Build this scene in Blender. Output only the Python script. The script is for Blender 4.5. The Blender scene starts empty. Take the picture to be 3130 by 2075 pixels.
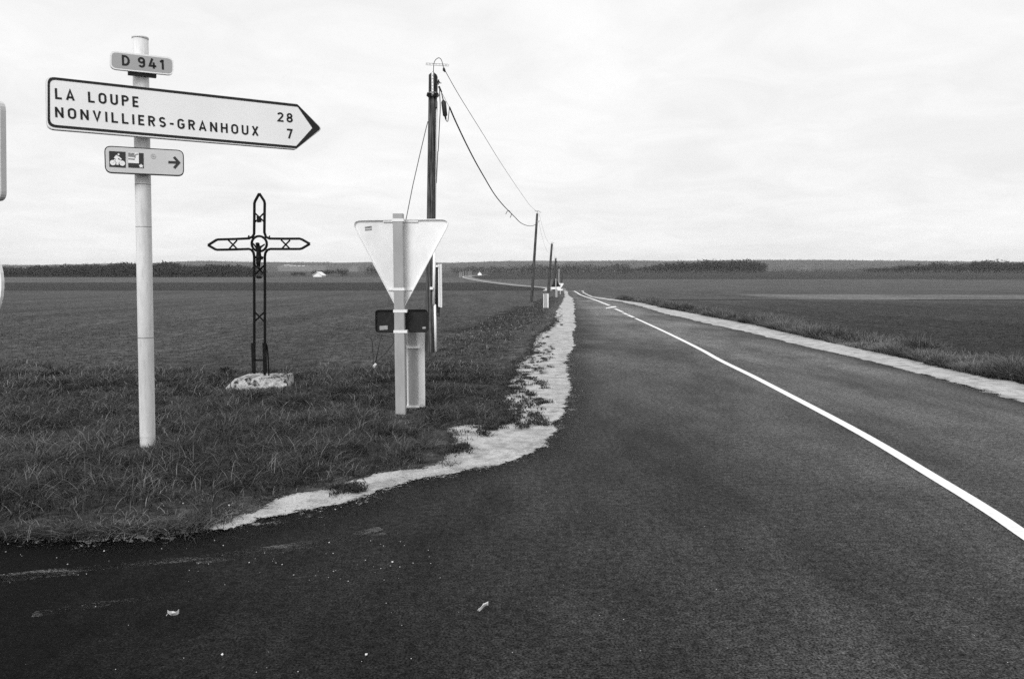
import bpy, math, random
import numpy as np
from mathutils import Vector, geometry, noise as mnoise
R = math.radians
rng = np.random.default_rng(7); random.seed(7)
scene = bpy.context.scene
col = scene.collection

# ------------------------------------------------------------------ camera
F, CX, CY, HZ, EYE = 2434.0, 1565.0, 1037.5, 829.0, 1.6      # photo pixels: focal, centre, eye-level row; eye height in metres
PITCH = math.atan((CY - HZ) / F)
cam = bpy.data.cameras.new('camera'); camo = bpy.data.objects.new('camera', cam); col.objects.link(camo)
cam.lens = 36.0 * F / 3130.0; cam.sensor_width = 36.0; cam.sensor_fit = 'HORIZONTAL'
cam.clip_start = 0.05; cam.clip_end = 20000
camo.location = (0, 0, EYE); camo.rotation_euler = (math.pi/2 - PITCH, 0, 0)
scene.camera = camo

# ------------------------------------------------------------------ world, sun, exposure
SUN_EL, SUN_AZ = 40.0, 204.0         # azimuth the light comes from: behind the camera, to its left (0 = +Y, clockwise)
world = bpy.data.worlds.new('World'); scene.world = world; world.use_nodes = True
wt = world.node_tree; wt.nodes.clear()
def wn(t, **k):
    n = wt.nodes.new(t)
    for a, b in k.items(): setattr(n, a, b)
    return n
out = wn('ShaderNodeOutputWorld'); bg = wn('ShaderNodeBackground'); wt.links.new(bg.outputs[0], out.inputs[0])
sky = wn('ShaderNodeTexSky'); sky.sky_type = 'NISHITA'; sky.sun_disc = False
sky.sun_elevation = R(SUN_EL); sky.sun_rotation = R(SUN_AZ); sky.dust_density = 4.0
bw = wn('ShaderNodeRGBToBW'); wt.links.new(sky.outputs[0], bw.inputs[0])
tc = wn('ShaderNodeTexCoord'); sep = wn('ShaderNodeSeparateXYZ'); wt.links.new(tc.outputs['Generated'], sep.inputs[0])
def wmath(op, a, b=None, clamp=False):
    n = wn('ShaderNodeMath', operation=op); n.use_clamp = clamp
    for i, v in enumerate((a, b)):
        if v is None: continue
        if isinstance(v, (int, float)): n.inputs[i].default_value = v
        else: wt.links.new(v, n.inputs[i])
    return n.outputs[0]
zz = wmath('ADD', wmath('ABSOLUTE', sep.outputs[2]), 0.16)
comb = wn('ShaderNodeCombineXYZ')
wt.links.new(wmath('DIVIDE', sep.outputs[0], zz), comb.inputs[0]); wt.links.new(wmath('DIVIDE', sep.outputs[1], zz), comb.inputs[1])
def wnoise(scale, detail, rough, dist):
    n = wn('ShaderNodeTexNoise'); n.inputs['Scale'].default_value = scale; n.inputs['Detail'].default_value = detail
    n.inputs['Roughness'].default_value = rough; n.inputs['Distortion'].default_value = dist
    wt.links.new(comb.outputs[0], n.inputs['Vector']); return n.outputs[0]
cl = wmath('ADD', wmath('MULTIPLY', wnoise(0.55, 7, 0.55, 0.4), 0.6), wmath('MULTIPLY', wnoise(2.3, 8, 0.6, 0.8), 0.4))
ramp = wn('ShaderNodeMapRange'); ramp.interpolation_type = 'SMOOTHSTEP'
wt.links.new(cl, ramp.inputs[0])
for i, v in zip((1, 2, 3, 4), (0.32, 0.68, 5.80, 7.05)): ramp.inputs[i].default_value = v
mixn = wn('ShaderNodeMix', data_type='FLOAT'); mixn.inputs[0].default_value = 0.92
wt.links.new(bw.outputs[0], mixn.inputs[2]); wt.links.new(ramp.outputs[0], mixn.inputs[3])
wt.links.new(mixn.outputs[0], bg.inputs[0]); bg.inputs[1].default_value = 0.10
sl = bpy.data.lights.new('sun', 'SUN'); sl.energy = 1.5; sl.angle = R(26); sl.color = (1, 1, 1)
so = bpy.data.objects.new('sun', sl); col.objects.link(so)
sd = Vector((math.sin(R(SUN_AZ))*math.cos(R(SUN_EL)), math.cos(R(SUN_AZ))*math.cos(R(SUN_EL)), math.sin(R(SUN_EL))))
so.rotation_euler = sd.to_track_quat('Z', 'Y').to_euler(); so.location = (-20, -20, 30)
vs = scene.view_settings; vs.view_transform = 'Standard'; vs.look = 'None'; vs.exposure = 0.62; vs.gamma = 1.0; vs.use_curve_mapping = False
scene.cycles.max_bounces = 6; scene.cycles.use_denoising = False

# ------------------------------------------------------------------ photo pixel -> place
PY = [-60, 12, 30, 50, 70, 90, 105, 118, 130, 160, 200, 250, 300, 380, 450, 550, 650, 800, 1000, 1400, 2200, 6000]
PZ = [0, 0, -.15, -.40, -.65, -.80, -.95, -1.3, -2.0, -3.3, -4.6, -5.3, -5.35, -5.3, -5.05, -4.2, -3.2, -1.9, -.2, 1.2, 1.2, 1.2]
def prof(y): return np.interp(y, PY, PZ)
cp, sp_ = math.cos(PITCH), math.sin(PITCH)
def ray(px, py):
    a, b = px - CX, CY - py
    return np.array([a, F*cp + b*sp_, -F*sp_ + b*cp])
def G(px, py, dz=0.0):                     # where that line of sight meets the ground
    d = ray(px, py); d = d/d[1]
    y = 0.5
    while y < 1500:
        if EYE + d[2]*y <= prof(y) + dz: break
        y *= 1.004
    lo, hi = y/1.004, y
    for _ in range(30):
        m = (lo+hi)/2
        if EYE + d[2]*m <= prof(m) + dz: hi = m
        else: lo = m
    return np.array([d[0]*hi, hi, EYE + d[2]*hi])
def atY(px, py, Y):                        # where it meets the upright plane y = Y
    d = ray(px, py); d = d/d[1]
    return np.array([d[0]*Y, Y, EYE + d[2]*Y])

# ------------------------------------------------------------------ materials (all neutral greys: the place is seen in black and white)
def nd(t, kind, **inp):
    n = t.nodes.new(kind)
    for k, v in inp.items(): n.inputs[k].default_value = v
    return n
def mnode(t, op, a, b=None, clamp=False):
    n = t.nodes.new('ShaderNodeMath'); n.operation = op; n.use_clamp = clamp
    for i, v in enumerate((a, b)):
        if v is None: continue
        if isinstance(v, (int, float)): n.inputs[i].default_value = v
        else: t.links.new(v, n.inputs[i])
    return n.outputs[0]
def mrange(t, v, a, b, c, d):
    n = t.nodes.new('ShaderNodeMapRange')
    t.links.new(v, n.inputs[0])
    for i, x in zip((1, 2, 3, 4), (a, b, c, d)): n.inputs[i].default_value = x
    return n.outputs[0]
def newmat(name, rough=0.7, metal=0.0, spec=0.3):
    m = bpy.data.materials.new(name); m.use_nodes = True; t = m.node_tree
    b = t.nodes['Principled BSDF']; b.inputs['Roughness'].default_value = rough; b.inputs['Metallic'].default_value = metal
    b.inputs['Specular IOR Level'].default_value = spec
    return m, t, b
def tnoise(t, vec, scale, detail=4, rough=0.6, dist=0.0):
    n = t.nodes.new('ShaderNodeTexNoise'); n.inputs['Scale'].default_value = scale; n.inputs['Detail'].default_value = detail
    n.inputs['Roughness'].default_value = rough; n.inputs['Distortion'].default_value = dist
    if vec is not None: t.links.new(vec, n.inputs['Vector'])
    return n.outputs[0]
def objco(t, sx=1, sy=1, sz=1):
    c = t.nodes.new('ShaderNodeTexCoord'); m = t.nodes.new('ShaderNodeMapping'); m.inputs['Scale'].default_value = (sx, sy, sz)
    t.links.new(c.outputs['Object'], m.inputs[0]); return m.outputs[0]
def bump(t, b, h, strength, dist):
    n = t.nodes.new('ShaderNodeBump'); n.inputs['Strength'].default_value = strength; n.inputs['Distance'].default_value = dist
    t.links.new(h, n.inputs['Height']); t.links.new(n.outputs[0], b.inputs['Normal'])
def grey(name, v, var=0.15, scale=8, stretch=(1, 1, 1), rough=0.6, metal=0.0, spec=0.3, bmp=0.0, bdist=0.005, lo=.3, hi=.7):
    m, t, b = newmat(name, rough, metal, spec)
    n = tnoise(t, objco(t, *stretch), scale, 6)
    c = mrange(t, n, lo, hi, v*(1-var), v*(1+var)); t.links.new(c, b.inputs['Base Color'])
    if bmp: bump(t, b, n, bmp, bdist)
    return m
def attrmat(name, gain=1.0, rough=0.8, spec=0.15, trans=0.0):
    m, t, b = newmat(name, rough, 0, spec)
    a = t.nodes.new('ShaderNodeAttribute'); a.attribute_name = 'tone'
    v = mnode(t, 'MULTIPLY', a.outputs['Fac'], gain); t.links.new(v, b.inputs['Base Color'])
    return m
M = {}
M['sign_white'] = grey('sign_white', .86, .03, 3, rough=.35)
M['sign_black'] = grey('sign_black', .012, .2, 5, rough=.4)
M['plate_yellow'] = grey('plate_grey', .40, .05, 4, rough=.4)
M['plate_green'] = grey('plate_dark', .035, .1, 5, rough=.45)
M['plate_light'] = grey('plate_light', .60, .05, 4, rough=.4)
M['print_mid'] = grey('print_mid', .25, .5, 60, rough=.5)
M['print_faint'] = grey('print_faint', .36, .2, 30, rough=.5)
M['alu'] = grey('aluminium', .62, .12, 6, (1, 1, .3), rough=.5, metal=.0, spec=.5)
M['alu_dull'] = grey('dull_aluminium', .36, .14, 9, (1, 1, .25), rough=.55, spec=.4)
M['bright_metal'] = grey('bright_metal', .88, .12, 3.0, (1, 1, .6), rough=.4, spec=.5)
M['clamp'] = grey('clamp', .85, .05, 10, rough=.4, spec=.5)
M['black_paint'] = grey('black_paint', .016, .4, 12, rough=.5, spec=.3)
M['iron'] = grey('black_iron', .007, .6, 18, rough=.6, spec=.12, bmp=.3, bdist=.004)
M['cable'] = grey('cable_black', .018, .2, 5, rough=.6)
M['wire'] = grey('wire_grey', .06, .2, 5, rough=.5)
M['white_plastic'] = grey('white_plastic', .80, .07, 4, (1, 1, .3), rough=.5)
M['rubber'] = grey('rubber', .02, .2, 5, rough=.6)
M['paint'] = grey('road_paint', .74, .14, 26, rough=.7, bmp=.15, bdist=.003)
M['leaf'] = grey('dead_leaf', .55, .3, 60, rough=.8)
M['white_wall'] = grey('white_wall', .85, .05, .3, rough=.8)
M['dark_roof'] = grey('dark_roof', .10, .2, 1, rough=.8)
# weathered signpost: pale with grimy rings and drips
m, t, b = newmat('post_grey', .5, 0, .4)
n1 = tnoise(t, objco(t, 1.2, 1.2, .5), 4, 6); n2 = tnoise(t, objco(t, 9, 9, 1.1), 5, 7, .65)
c = mnode(t, 'MULTIPLY', mrange(t, n1, .3, .75, .62, .80), mrange(t, n2, .30, .50, .80, 1.0)); t.links.new(c, b.inputs['Base Color'])
M['post'] = m
# creosoted pole: vertical grain
m, t, b = newmat('pole_wood', .85, 0, .2)
n1 = tnoise(t, objco(t, 30, 30, .7), 2.0, 8, .6); n2 = tnoise(t, objco(t, 5, 5, 1.5), 2.5, 4)
c = mnode(t, 'MULTIPLY', mrange(t, n1, .40, .66, .010, .15), mrange(t, n2, .3, .7, .6, 1.3)); t.links.new(c, b.inputs['Base Color'])
bump(t, b, n1, .6, .01); M['wood'] = m
# lichen covered stone with pits
m, t, b = newmat('plinth_stone', .9, 0, .2)
n1 = tnoise(t, objco(t), 9, 8, .65); n2 = tnoise(t, objco(t), 24, 4, .6); v = t.nodes.new('ShaderNodeTexVoronoi'); v.inputs['Scale'].default_value = 16
t.links.new(objco(t), v.inputs['Vector'])
c = mnode(t, 'MULTIPLY', mrange(t, n1, .42, .50, .04, .46), mrange(t, n2, .35, .6, .55, 1.05)); t.links.new(c, b.inputs['Base Color'])
bump(t, b, n1, .8, .03); M['stone'] = m
# asphalt: chippings, worn streaks along the road, tar at the edges; the side road is blacker; near vignette and far grazing sheen painted into the tone
m, t, b = newmat('asphalt', .75, 0, .05)
oc = objco(t)
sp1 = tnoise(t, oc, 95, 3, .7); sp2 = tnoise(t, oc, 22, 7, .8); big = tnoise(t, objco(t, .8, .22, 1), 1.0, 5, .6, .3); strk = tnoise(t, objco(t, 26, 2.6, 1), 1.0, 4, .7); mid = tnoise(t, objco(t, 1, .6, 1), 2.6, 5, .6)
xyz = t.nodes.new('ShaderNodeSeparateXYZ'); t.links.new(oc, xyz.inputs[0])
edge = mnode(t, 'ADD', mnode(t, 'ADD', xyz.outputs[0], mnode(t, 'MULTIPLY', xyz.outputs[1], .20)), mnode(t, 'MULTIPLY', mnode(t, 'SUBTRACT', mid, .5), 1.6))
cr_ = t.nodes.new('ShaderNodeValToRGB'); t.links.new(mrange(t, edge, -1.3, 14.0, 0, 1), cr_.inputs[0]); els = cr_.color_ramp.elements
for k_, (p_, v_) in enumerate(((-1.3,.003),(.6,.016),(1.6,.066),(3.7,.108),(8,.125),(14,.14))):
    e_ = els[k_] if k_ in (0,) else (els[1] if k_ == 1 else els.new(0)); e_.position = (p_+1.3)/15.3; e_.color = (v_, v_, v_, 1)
lane = cr_.outputs[0]  # blacker side road, plus painted-in foreground falloff and distant grazing sheen
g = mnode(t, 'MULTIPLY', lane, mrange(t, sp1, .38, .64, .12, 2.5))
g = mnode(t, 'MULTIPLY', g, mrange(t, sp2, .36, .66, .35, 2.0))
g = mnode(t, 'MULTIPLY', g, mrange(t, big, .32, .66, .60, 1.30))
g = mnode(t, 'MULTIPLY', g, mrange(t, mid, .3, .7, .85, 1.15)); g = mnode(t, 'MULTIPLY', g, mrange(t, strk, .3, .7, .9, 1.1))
at = t.nodes.new('ShaderNodeAttribute'); at.attribute_name = 'tone'           # tar band: 1 at the edge of the carriageway
g = mnode(t, 'MULTIPLY', g, mrange(t, mnode(t, 'ADD', at.outputs['Fac'], mnode(t, 'MULTIPLY', mnode(t, 'SUBTRACT', mid, .5), .5)), .15, .9, 1.0, .38))
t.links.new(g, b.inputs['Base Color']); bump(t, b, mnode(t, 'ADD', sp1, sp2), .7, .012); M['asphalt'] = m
# chalky gravel
m, t, b = newmat('chalk_gravel', .95, 0, .1)
oc = objco(t); a1 = tnoise(t, oc, 60, 4, .7); a2 = tnoise(t, oc, 5, 6, .65); a3 = tnoise(t, objco(t, 1, .5, 1), 1.4, 4)
g = mnode(t, 'MULTIPLY', mrange(t, a1, .3, .7, .32, .58), mrange(t, a2, .30, .56, .45, 1.05)); g = mnode(t, 'MULTIPLY', g, mrange(t, a3, .3, .6, .85, 1.04))
t.links.new(g, b.inputs['Base Color']); bump(t, b, a1, .8, .015)
at = t.nodes.new('ShaderNodeAttribute'); at.attribute_name = 'tone'; a4 = tnoise(t, oc, 34, 7, .75); a5 = tnoise(t, oc, 6, 4)
fac = mrange(t, mnode(t, 'ADD', mnode(t, 'ADD', at.outputs['Fac'], mnode(t, 'MULTIPLY', mnode(t, 'SUBTRACT', a4, .5), 1.9)), mnode(t, 'MULTIPLY', mnode(t, 'SUBTRACT', a5, .5), 1.2)), .38, .56, 0, 1)
tr = t.nodes.new('ShaderNodeBsdfTransparent'); mx = t.nodes.new('ShaderNodeMixShader')
t.links.new(fac, mx.inputs[0]); t.links.new(tr.outputs[0], mx.inputs[1]); t.links.new(b.outputs[0], mx.inputs[2]); t.links.new(mx.outputs[0], t.nodes['Material Output'].inputs[0]); M['gravel'] = m
M['far_gravel'] = grey('far_gravel', .42, .15, .1, rough=.9)
# worn marking: faint remains of old paint
m, t, b = newmat('worn_paint', .8, 0, .2); b.inputs['Base Color'].default_value = (.34, .34, .34, 1)
oc = objco(t); a1 = tnoise(t, objco(t, 45, 110, 1), 1.0, 6, .75); a2 = tnoise(t, objco(t, 1.6, 5, 1), 1.0, 5, .6)
fac = mrange(t, mnode(t, 'ADD', a1, mnode(t, 'MULTIPLY', mnode(t, 'SUBTRACT', a2, .5), .9)), .51, .80, 0, .6)
tr = t.nodes.new('ShaderNodeBsdfTransparent'); mx = t.nodes.new('ShaderNodeMixShader')
t.links.new(fac, mx.inputs[0]); t.links.new(tr.outputs[0], mx.inputs[1]); t.links.new(b.outputs[0], mx.inputs[2])
t.links.new(mx.outputs[0], t.nodes['Material Output'].inputs[0]); M['worn'] = m
# fields: bare soil and young crop, each parcel with its own tone (vertex data), mottled
m, t, b = newmat('field', .95, 0, .05)
a = t.nodes.new('ShaderNodeAttribute'); a.attribute_name = 'tone'
f1 = tnoise(t, objco(t), 4, 9, .85); f2 = tnoise(t, objco(t, 4.5, .7, 1), 1.0, 7, .85); f4 = tnoise(t, objco(t, .5, .05, 1), 1.0, 5, .7); f3 = tnoise(t, objco(t, .25, .25, .25), .16, 4)
g = mnode(t, 'MULTIPLY', a.outputs['Fac'], mrange(t, f1, .38, .62, .25, 2.0)); g = mnode(t, 'MULTIPLY', g, mrange(t, f2, .36, .64, .65, 1.4)); g = mnode(t, 'MULTIPLY', g, mrange(t, f4, .34, .66, .75, 1.25)); g = mnode(t, 'MULTIPLY', g, mrange(t, f3, .3, .7, .88, 1.12))
t.links.new(g, b.inputs['Base Color']); bump(t, b, f1, .8, .05); M['field'] = m
m, t, b = newmat('hillside', .95, 0, .05)
a = t.nodes.new('ShaderNodeAttribute'); a.attribute_name = 'tone'
f1 = tnoise(t, objco(t), .012, 8, .75)
t.links.new(mnode(t, 'MULTIPLY', a.outputs['Fac'], mrange(t, f1, .3, .7, .7, 1.3)), b.inputs['Base Color']); M['hill'] = m
M['grass'] = attrmat('grass_blades', 1.0, .7, .12)
M['tree'] = attrmat('bare_trees', 1.0, .9, .05)
M['stones'] = attrmat('stones', 1.0, .9, .1)

# ------------------------------------------------------------------ mesh helpers
class MB:
    def __init__(s): s.v = []; s.f = []
    def add(s, v, f):
        o = len(s.v); s.v += [tuple(map(float, p)) for p in v]; s.f += [tuple(i+o for i in q) for q in f]; return s
    def box(s, c, size, ux=(1,0,0), uy=(0,1,0), uz=(0,0,1)):
        c = np.array(c, float); X, Y, Z = (np.array(a, float)*k/2 for a, k in zip((ux, uy, uz), size))
        v = [c+sx*X+sy*Y+sz*Z for sz in (-1,1) for sy in (-1,1) for sx in (-1,1)]
        return s.add(v, [(0,2,3,1),(4,5,7,6),(0,1,5,4),(2,6,7,3),(0,4,6,2),(1,3,7,5)])
    def tube(s, pts, r, n=8, cap=True, flat=None):
        pts = [np.array(p, float) for p in pts]; m = len(pts); rs = r if hasattr(r, '__len__') else [r]*m
        V = []; prev = None
        for i, p in enumerate(pts):
            tg = pts[min(i+1, m-1)] - pts[max(i-1, 0)]; tg = tg/ (np.linalg.norm(tg)+1e-12)
            if prev is None:
                ref = np.array([0,1.,0]) if abs(tg[1]) < .9 else np.array([1.,0,0])
                a = np.cross(tg, ref)
            else: a = prev - tg*np.dot(prev, tg)
            a = a/np.linalg.norm(a); prev = a; bb = np.cross(tg, a)
            for k in range(n):
                th = 2*math.pi*(k+.5)/n
                V.append(p + rs[i]*(math.cos(th)*a + math.sin(th)*bb*(flat or 1)))
        fs = [(i*n+k, i*n+(k+1)%n, (i+1)*n+(k+1)%n, (i+1)*n+k) for i in range(m-1) for k in range(n)]
        if cap: fs += [tuple(reversed(range(n))), tuple((m-1)*n+k for k in range(n))]
        return s.add(V, fs)
    def slab(s, outline, frame, d0, d1):            # a 2-d outline in a plate's own plane, from depth d0 to depth d1 along its normal
        o, u, v, nn = frame; n = len(outline)
        A = [o+u*p[0]+v*p[1]+nn*d0 for p in outline]; B = [o+u*p[0]+v*p[1]+nn*d1 for p in outline]
        return s.add(A+B, [tuple(range(n))[::-1], tuple(range(n, 2*n))] + [(i, (i+1)%n, n+(i+1)%n, n+i) for i in range(n)])
    def ring(s, outer, inner, frame, d):            # a flat band between two outlines with the same number of points
        o, u, v, nn = frame; n = len(outer)
        A = [o+u*p[0]+v*p[1]+nn*d for p in outer]; B = [o+u*p[0]+v*p[1]+nn*d for p in inner]
        return s.add(A+B, [(i, (i+1)%n, n+(i+1)%n, n+i) for i in range(n)])
    def stroke(s, pts, w, frame, d, closed=False, lim=2.0):
        o, u, v, nn = frame; P = [np.array(p, float) for p in pts]; n = len(P); L = []; Rr = []
        for i in range(n):
            a = P[i]-P[i-1] if (i > 0 or closed) else None
            c = P[(i+1) % n]-P[i] if (i < n-1 or closed) else None
            if a is None: a = c
            if c is None: c = a
            a = a/(np.linalg.norm(a)+1e-9); c = c/(np.linalg.norm(c)+1e-9)
            na = np.array([-a[1], a[0]]); nc = np.array([-c[1], c[0]]); m_ = na+nc; l = np.linalg.norm(m_)
            m_ = na if l < 1e-6 else m_/l
            k = min(lim, 1/max(.2, float(np.dot(m_, na))))
            L.append(P[i]+m_*w/2*k); Rr.append(P[i]-m_*w/2*k)
        V = [o+u*p[0]+v*p[1]+nn*d for p in L+Rr]
        rngi = range(n if closed else n-1)
        return s.add(V, [(n+i, n+(i+1)%n, (i+1)%n, i) for i in rngi])
    def build(s, name, mat, parent=None, smooth=False, loc=None):
        base = np.zeros(3)
        if parent is not None:
            p = parent
            while p is not None: base += np.array(p.location); p = p.parent
        me = bpy.data.meshes.new(name); v = np.array(s.v, float) - base
        if loc is not None: v -= np.array(loc)
        me.from_pydata(v.tolist(), [], s.f); me.update()
        if smooth: me.polygons.foreach_set('use_smooth', [True]*len(me.polygons))
        me.materials.append(M[mat]); o = bpy.data.objects.new(name, me); col.objects.link(o)
        if loc is not None: o.location = loc
        if parent is not None: o.parent = parent
        return o
def npmesh(name, V, faces_by_n, mat, tone=None):
    """faces_by_n: list of (k x n) index arrays"""
    me = bpy.data.meshes.new(name); me.vertices.add(len(V)); me.vertices.foreach_set('co', np.asarray(V, np.float32).ravel())
    loops = np.concatenate([f.ravel() for f in faces_by_n]); tot = np.concatenate([np.full(len(f), f.shape[1]) for f in faces_by_n])
    start = np.concatenate([[0], np.cumsum(tot)[:-1]])
    me.loops.add(len(loops)); me.loops.foreach_set('vertex_index', loops.astype(np.int32))
    me.polygons.add(len(tot)); me.polygons.foreach_set('loop_start', start.astype(np.int32)); me.polygons.foreach_set('loop_total', tot.astype(np.int32))
    me.update(calc_edges=True)
    if tone is not None:
        a = me.attributes.new('tone', 'FLOAT', 'POINT'); a.data.foreach_set('value', np.asarray(tone, np.float32))
    me.materials.append(M[mat]); o = bpy.data.objects.new(name, me); col.objects.link(o); return o
def empty(name, loc):
    o = bpy.data.objects.new(name, None); o.empty_display_size = .1; o.location = tuple(map(float, loc)); col.objects.link(o); return o
def tag(o, label=None, cat=None, group=None, kind=None):
    for k, v in (('label', label), ('category', cat), ('group', group), ('kind', kind)):
        if v: o[k] = v
    return o
def vnoise(x, y, s, seed=0):               # smooth value noise, vectorised
    x = np.asarray(x, float)*s + seed*17.3; y = np.asarray(y, float)*s + seed*9.1
    xi, yi = np.floor(x), np.floor(y); fx, fy = x-xi, y-yi; fx = fx*fx*(3-2*fx); fy = fy*fy*(3-2*fy)
    h = lambda a, b_: np.modf(np.abs(np.sin(a*127.1+b_*311.7)*43758.5453))[0]
    return (h(xi,yi)*(1-fx)+h(xi+1,yi)*fx)*(1-fy)+(h(xi,yi+1)*(1-fx)+h(xi+1,yi+1)*fx)*fy
def fbm(x, y, s, seed=0): return (vnoise(x,y,s,seed)+.5*vnoise(x,y,s*2.1,seed+1)+.25*vnoise(x,y,s*4.3,seed+2))/1.75
def inpoly(P, poly):
    x, y = P[:,0], P[:,1]; r = np.zeros(len(P), bool); n = len(poly); j = n-1
    for i in range(n):
        xi, yi = poly[i]; xj, yj = poly[j]
        c = ((yi > y) != (yj > y)) & (x < (xj-xi)*(y-yi)/((yj-yi) or 1e-12)+xi); r ^= c; j = i
    return r
def polydist(P, line, closed=False):
    d = np.full(len(P), 1e9); L = list(line)+([line[0]] if closed else [])
    for a, b_ in zip(L[:-1], L[1:]):
        a = np.array(a[:2]); b_ = np.array(b_[:2]); e = b_-a; l2 = (e**2).sum()+1e-12
        tt = np.clip(((P-a)@e)/l2, 0, 1); d = np.minimum(d, np.hypot(*(P-(a+tt[:,None]*e)).T))
    return d
def densify(pts, step0=.12, rel=.012):
    o = []
    for a, b_ in zip(pts[:-1], pts[1:]):
        a, b_ = np.array(a[:2], float), np.array(b_[:2], float); L = np.linalg.norm(b_-a); st = max(step0, rel*np.linalg.norm(a)); n = max(1, int(L/st))
        o += [tuple(a+(b_-a)*k/n) for k in range(n)]
    o.append(tuple(np.array(pts[-1][:2], float))); return o

# ------------------------------------------------------------------ plan of the junction, read off the photo onto the ground
gp = lambda L: [tuple(G(*p)[:2]) for p in L]
left_edge_px = [(1731,889),(1735,904),(1747,913),(1749,931),(1748,968),(1746,1005),(1738,1022),(1741,1055),(1720,1092),(1718,1147),(1723,1175),(1711,1230),(1693,1267),(1672,1299),(1663,1331),(1640,1363),(1615,1379),
                (1552,1400),(1484,1420),(1383,1441),(1257,1458),(1151,1489),(1032,1529),(847,1566),(662,1608),(503,1626),(250,1640),(0,1640),(-350,1655)]
grass_l_px = [(1724,889),(1727,908),(1713,931),(1702,950),(1697,985),(1674,1010),(1642,1023),(1626,1078),(1585,1106),(1566,1143),(1539,1202),(1534,1239),(1560,1290),(1520,1300),(1484,1299),(1438,1294),(1355,1308),
              (1369,1345),(1387,1368),(1346,1390),(1314,1425),(1200,1440),(1100,1458),(1006,1485),(860,1520),(760,1572),(600,1608),(503,1618)]
right_edge_px = [(1777,889),(1785,897),(1810,909),(1840,914),(1899,922),(1968,937.6),(2031.6,958),(2159,987),(2300,1017),(2420,1047),(2628,1096),(2836,1148),(2992,1192),(3130,1231),(3420,1306)]
grass_r_px = [(1772,887),(1786,894),(1812,906),(1840,910),(1899,917.5),(1968,927),(2006,937),(2108,957),(2230,980),(2300,992),(2420,1021),(2628,1067),(2784,1099),(2992,1148),(3130,1172),(3420,1236)]
LE, GL, RE, GR = gp(left_edge_px), gp(grass_l_px), gp(right_edge_px), gp(grass_r_px)
c0 = (np.array(LE[0])+np.array(RE[0]))/2
LE = [(LE[0][0]+3.5, 150.), (LE[0][0]+1.0, 118.)] + LE + [(-9, 4.1), (-40, 2.6)]
RE = [(RE[0][0]+4.5, 150.), (RE[0][0]+1.4, 118.)] + RE + [(6.1, 4), (6.0, -12)]
GR = GR + [(7.3, 4), (7.2, -12)]
GL = GL
asphalt_poly = LE + [(-40, -12)] + RE[::-1]
gravel_l_poly = GL[::-1] + gp(left_edge_px)[:26]
gravel_r_poly = GR[::-1] + RE[2:]
def shifted(line, d):
    L_ = [np.array(p, float) for p in line]; o = []
    for i, p in enumerate(L_):
        tg = L_[min(i+1, len(L_)-1)]-L_[max(i-1, 0)]; tg /= np.linalg.norm(tg); o.append(tuple(p+np.array([-tg[1], tg[0]])*d))
    return o
gravel_l_sheet = GL[::-1] + shifted(gp(left_edge_px)[:26], .11)
gravel_r_sheet = GR[::-1] + shifted(RE[2:], -.06)
def jitter(pts, amp, seed):
    o = []
    for x, y in pts:
        k = amp*(1+.03*y)
        o.append((x+k*(fbm([x],[y],3.0,seed)[0]-.5)*1.6+k*.9*(vnoise([x],[y],11.,seed)[0]-.5), y+k*(fbm([x],[y],3.0,seed+5)[0]-.5)*2)); 
    return o
def sheet(name, outline, inner, dz, mat, tonef=None, zf=None):
    n = len(outline); P = np.array(outline+inner, float)
    r = geometry.delaunay_2d_cdt([Vector(p) for p in P], [(i, (i+1) % n) for i in range(n)], [], 1, 1e-4)
    V2 = np.array([tuple(v) for v in r[0]]); fs = np.array([tuple(f) for f in r[2] if len(f) == 3])
    # keep orientation upwards
    a, b_, c = (V2[fs[:,i]] for i in range(3)); cr = (b_[:,0]-a[:,0])*(c[:,1]-a[:,1])-(b_[:,1]-a[:,1])*(c[:,0]-a[:,0]); fs[cr < 0] = fs[cr < 0][:, ::-1]
    z = prof(V2[:,1])+dz + (zf(V2) if zf else 0)
    return npmesh(name, np.column_stack([V2, z]), [fs], mat, tonef(V2) if tonef else None)
def innerpts(poly, f, xr, yr, step):
    xs = np.arange(*xr, step); ys = np.arange(*yr, step*f); X, Y = np.meshgrid(xs, ys); P = np.column_stack([X.ravel(), Y.ravel()])
    P = P + rng.uniform(-.2, .2, P.shape)*step
    P = P[inpoly(P, poly)]; P = P[polydist(P, poly, True) > step*.3]; return [tuple(p) for p in P]

# --- ground: one sheet from the camera to the foot of the hills
def axis(a, b_, st, far, g):
    v = list(np.arange(a, b_, st)); s = st; x = v[-1]
    while x < far: s *= g; x += s; v.append(x)
    return v
xp = axis(0, 12, .22, 3500, 1.09); xs = np.array(sorted([-x for x in xp[1:]]+xp)); ys = np.array([-y for y in axis(0.5, 6, .5, 60, 1.5)][::-1]+axis(0, 24, .2, 1650, 1.035))
X, Y = np.meshgrid(xs, ys); P = np.column_stack([X.ravel(), Y.ravel()])
near = (np.abs(P[:,0]) < 60) & (P[:,1] < 160)
dist = np.full(len(P), 50.); pn = P[near]
ins = inpoly(pn, asphalt_poly) | inpoly(pn, gravel_l_poly) | inpoly(pn, gravel_r_poly)
da = np.minimum(polydist(pn, asphalt_poly, True), np.minimum(polydist(pn, gravel_l_poly, True), polydist(pn, gravel_r_poly, True)))
dist[near] = np.where(ins, -da, da)
def rise(d, x, y):
    h = np.clip((d-.08)/.9, 0, 1); h = h*h*(3-2*h)
    b_ = (.005 + .12*(fbm(x, y, .8, 3)-.5))*np.exp(-np.clip(np.hypot(x, y)-12, 0, None)/16)
    return np.where(d < .08, np.where(d < -.15, -.10, -.025), -.025 + h*(.025 + b_))
Z = prof(P[:,1]) + rise(dist, P[:,0], P[:,1])
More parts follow.
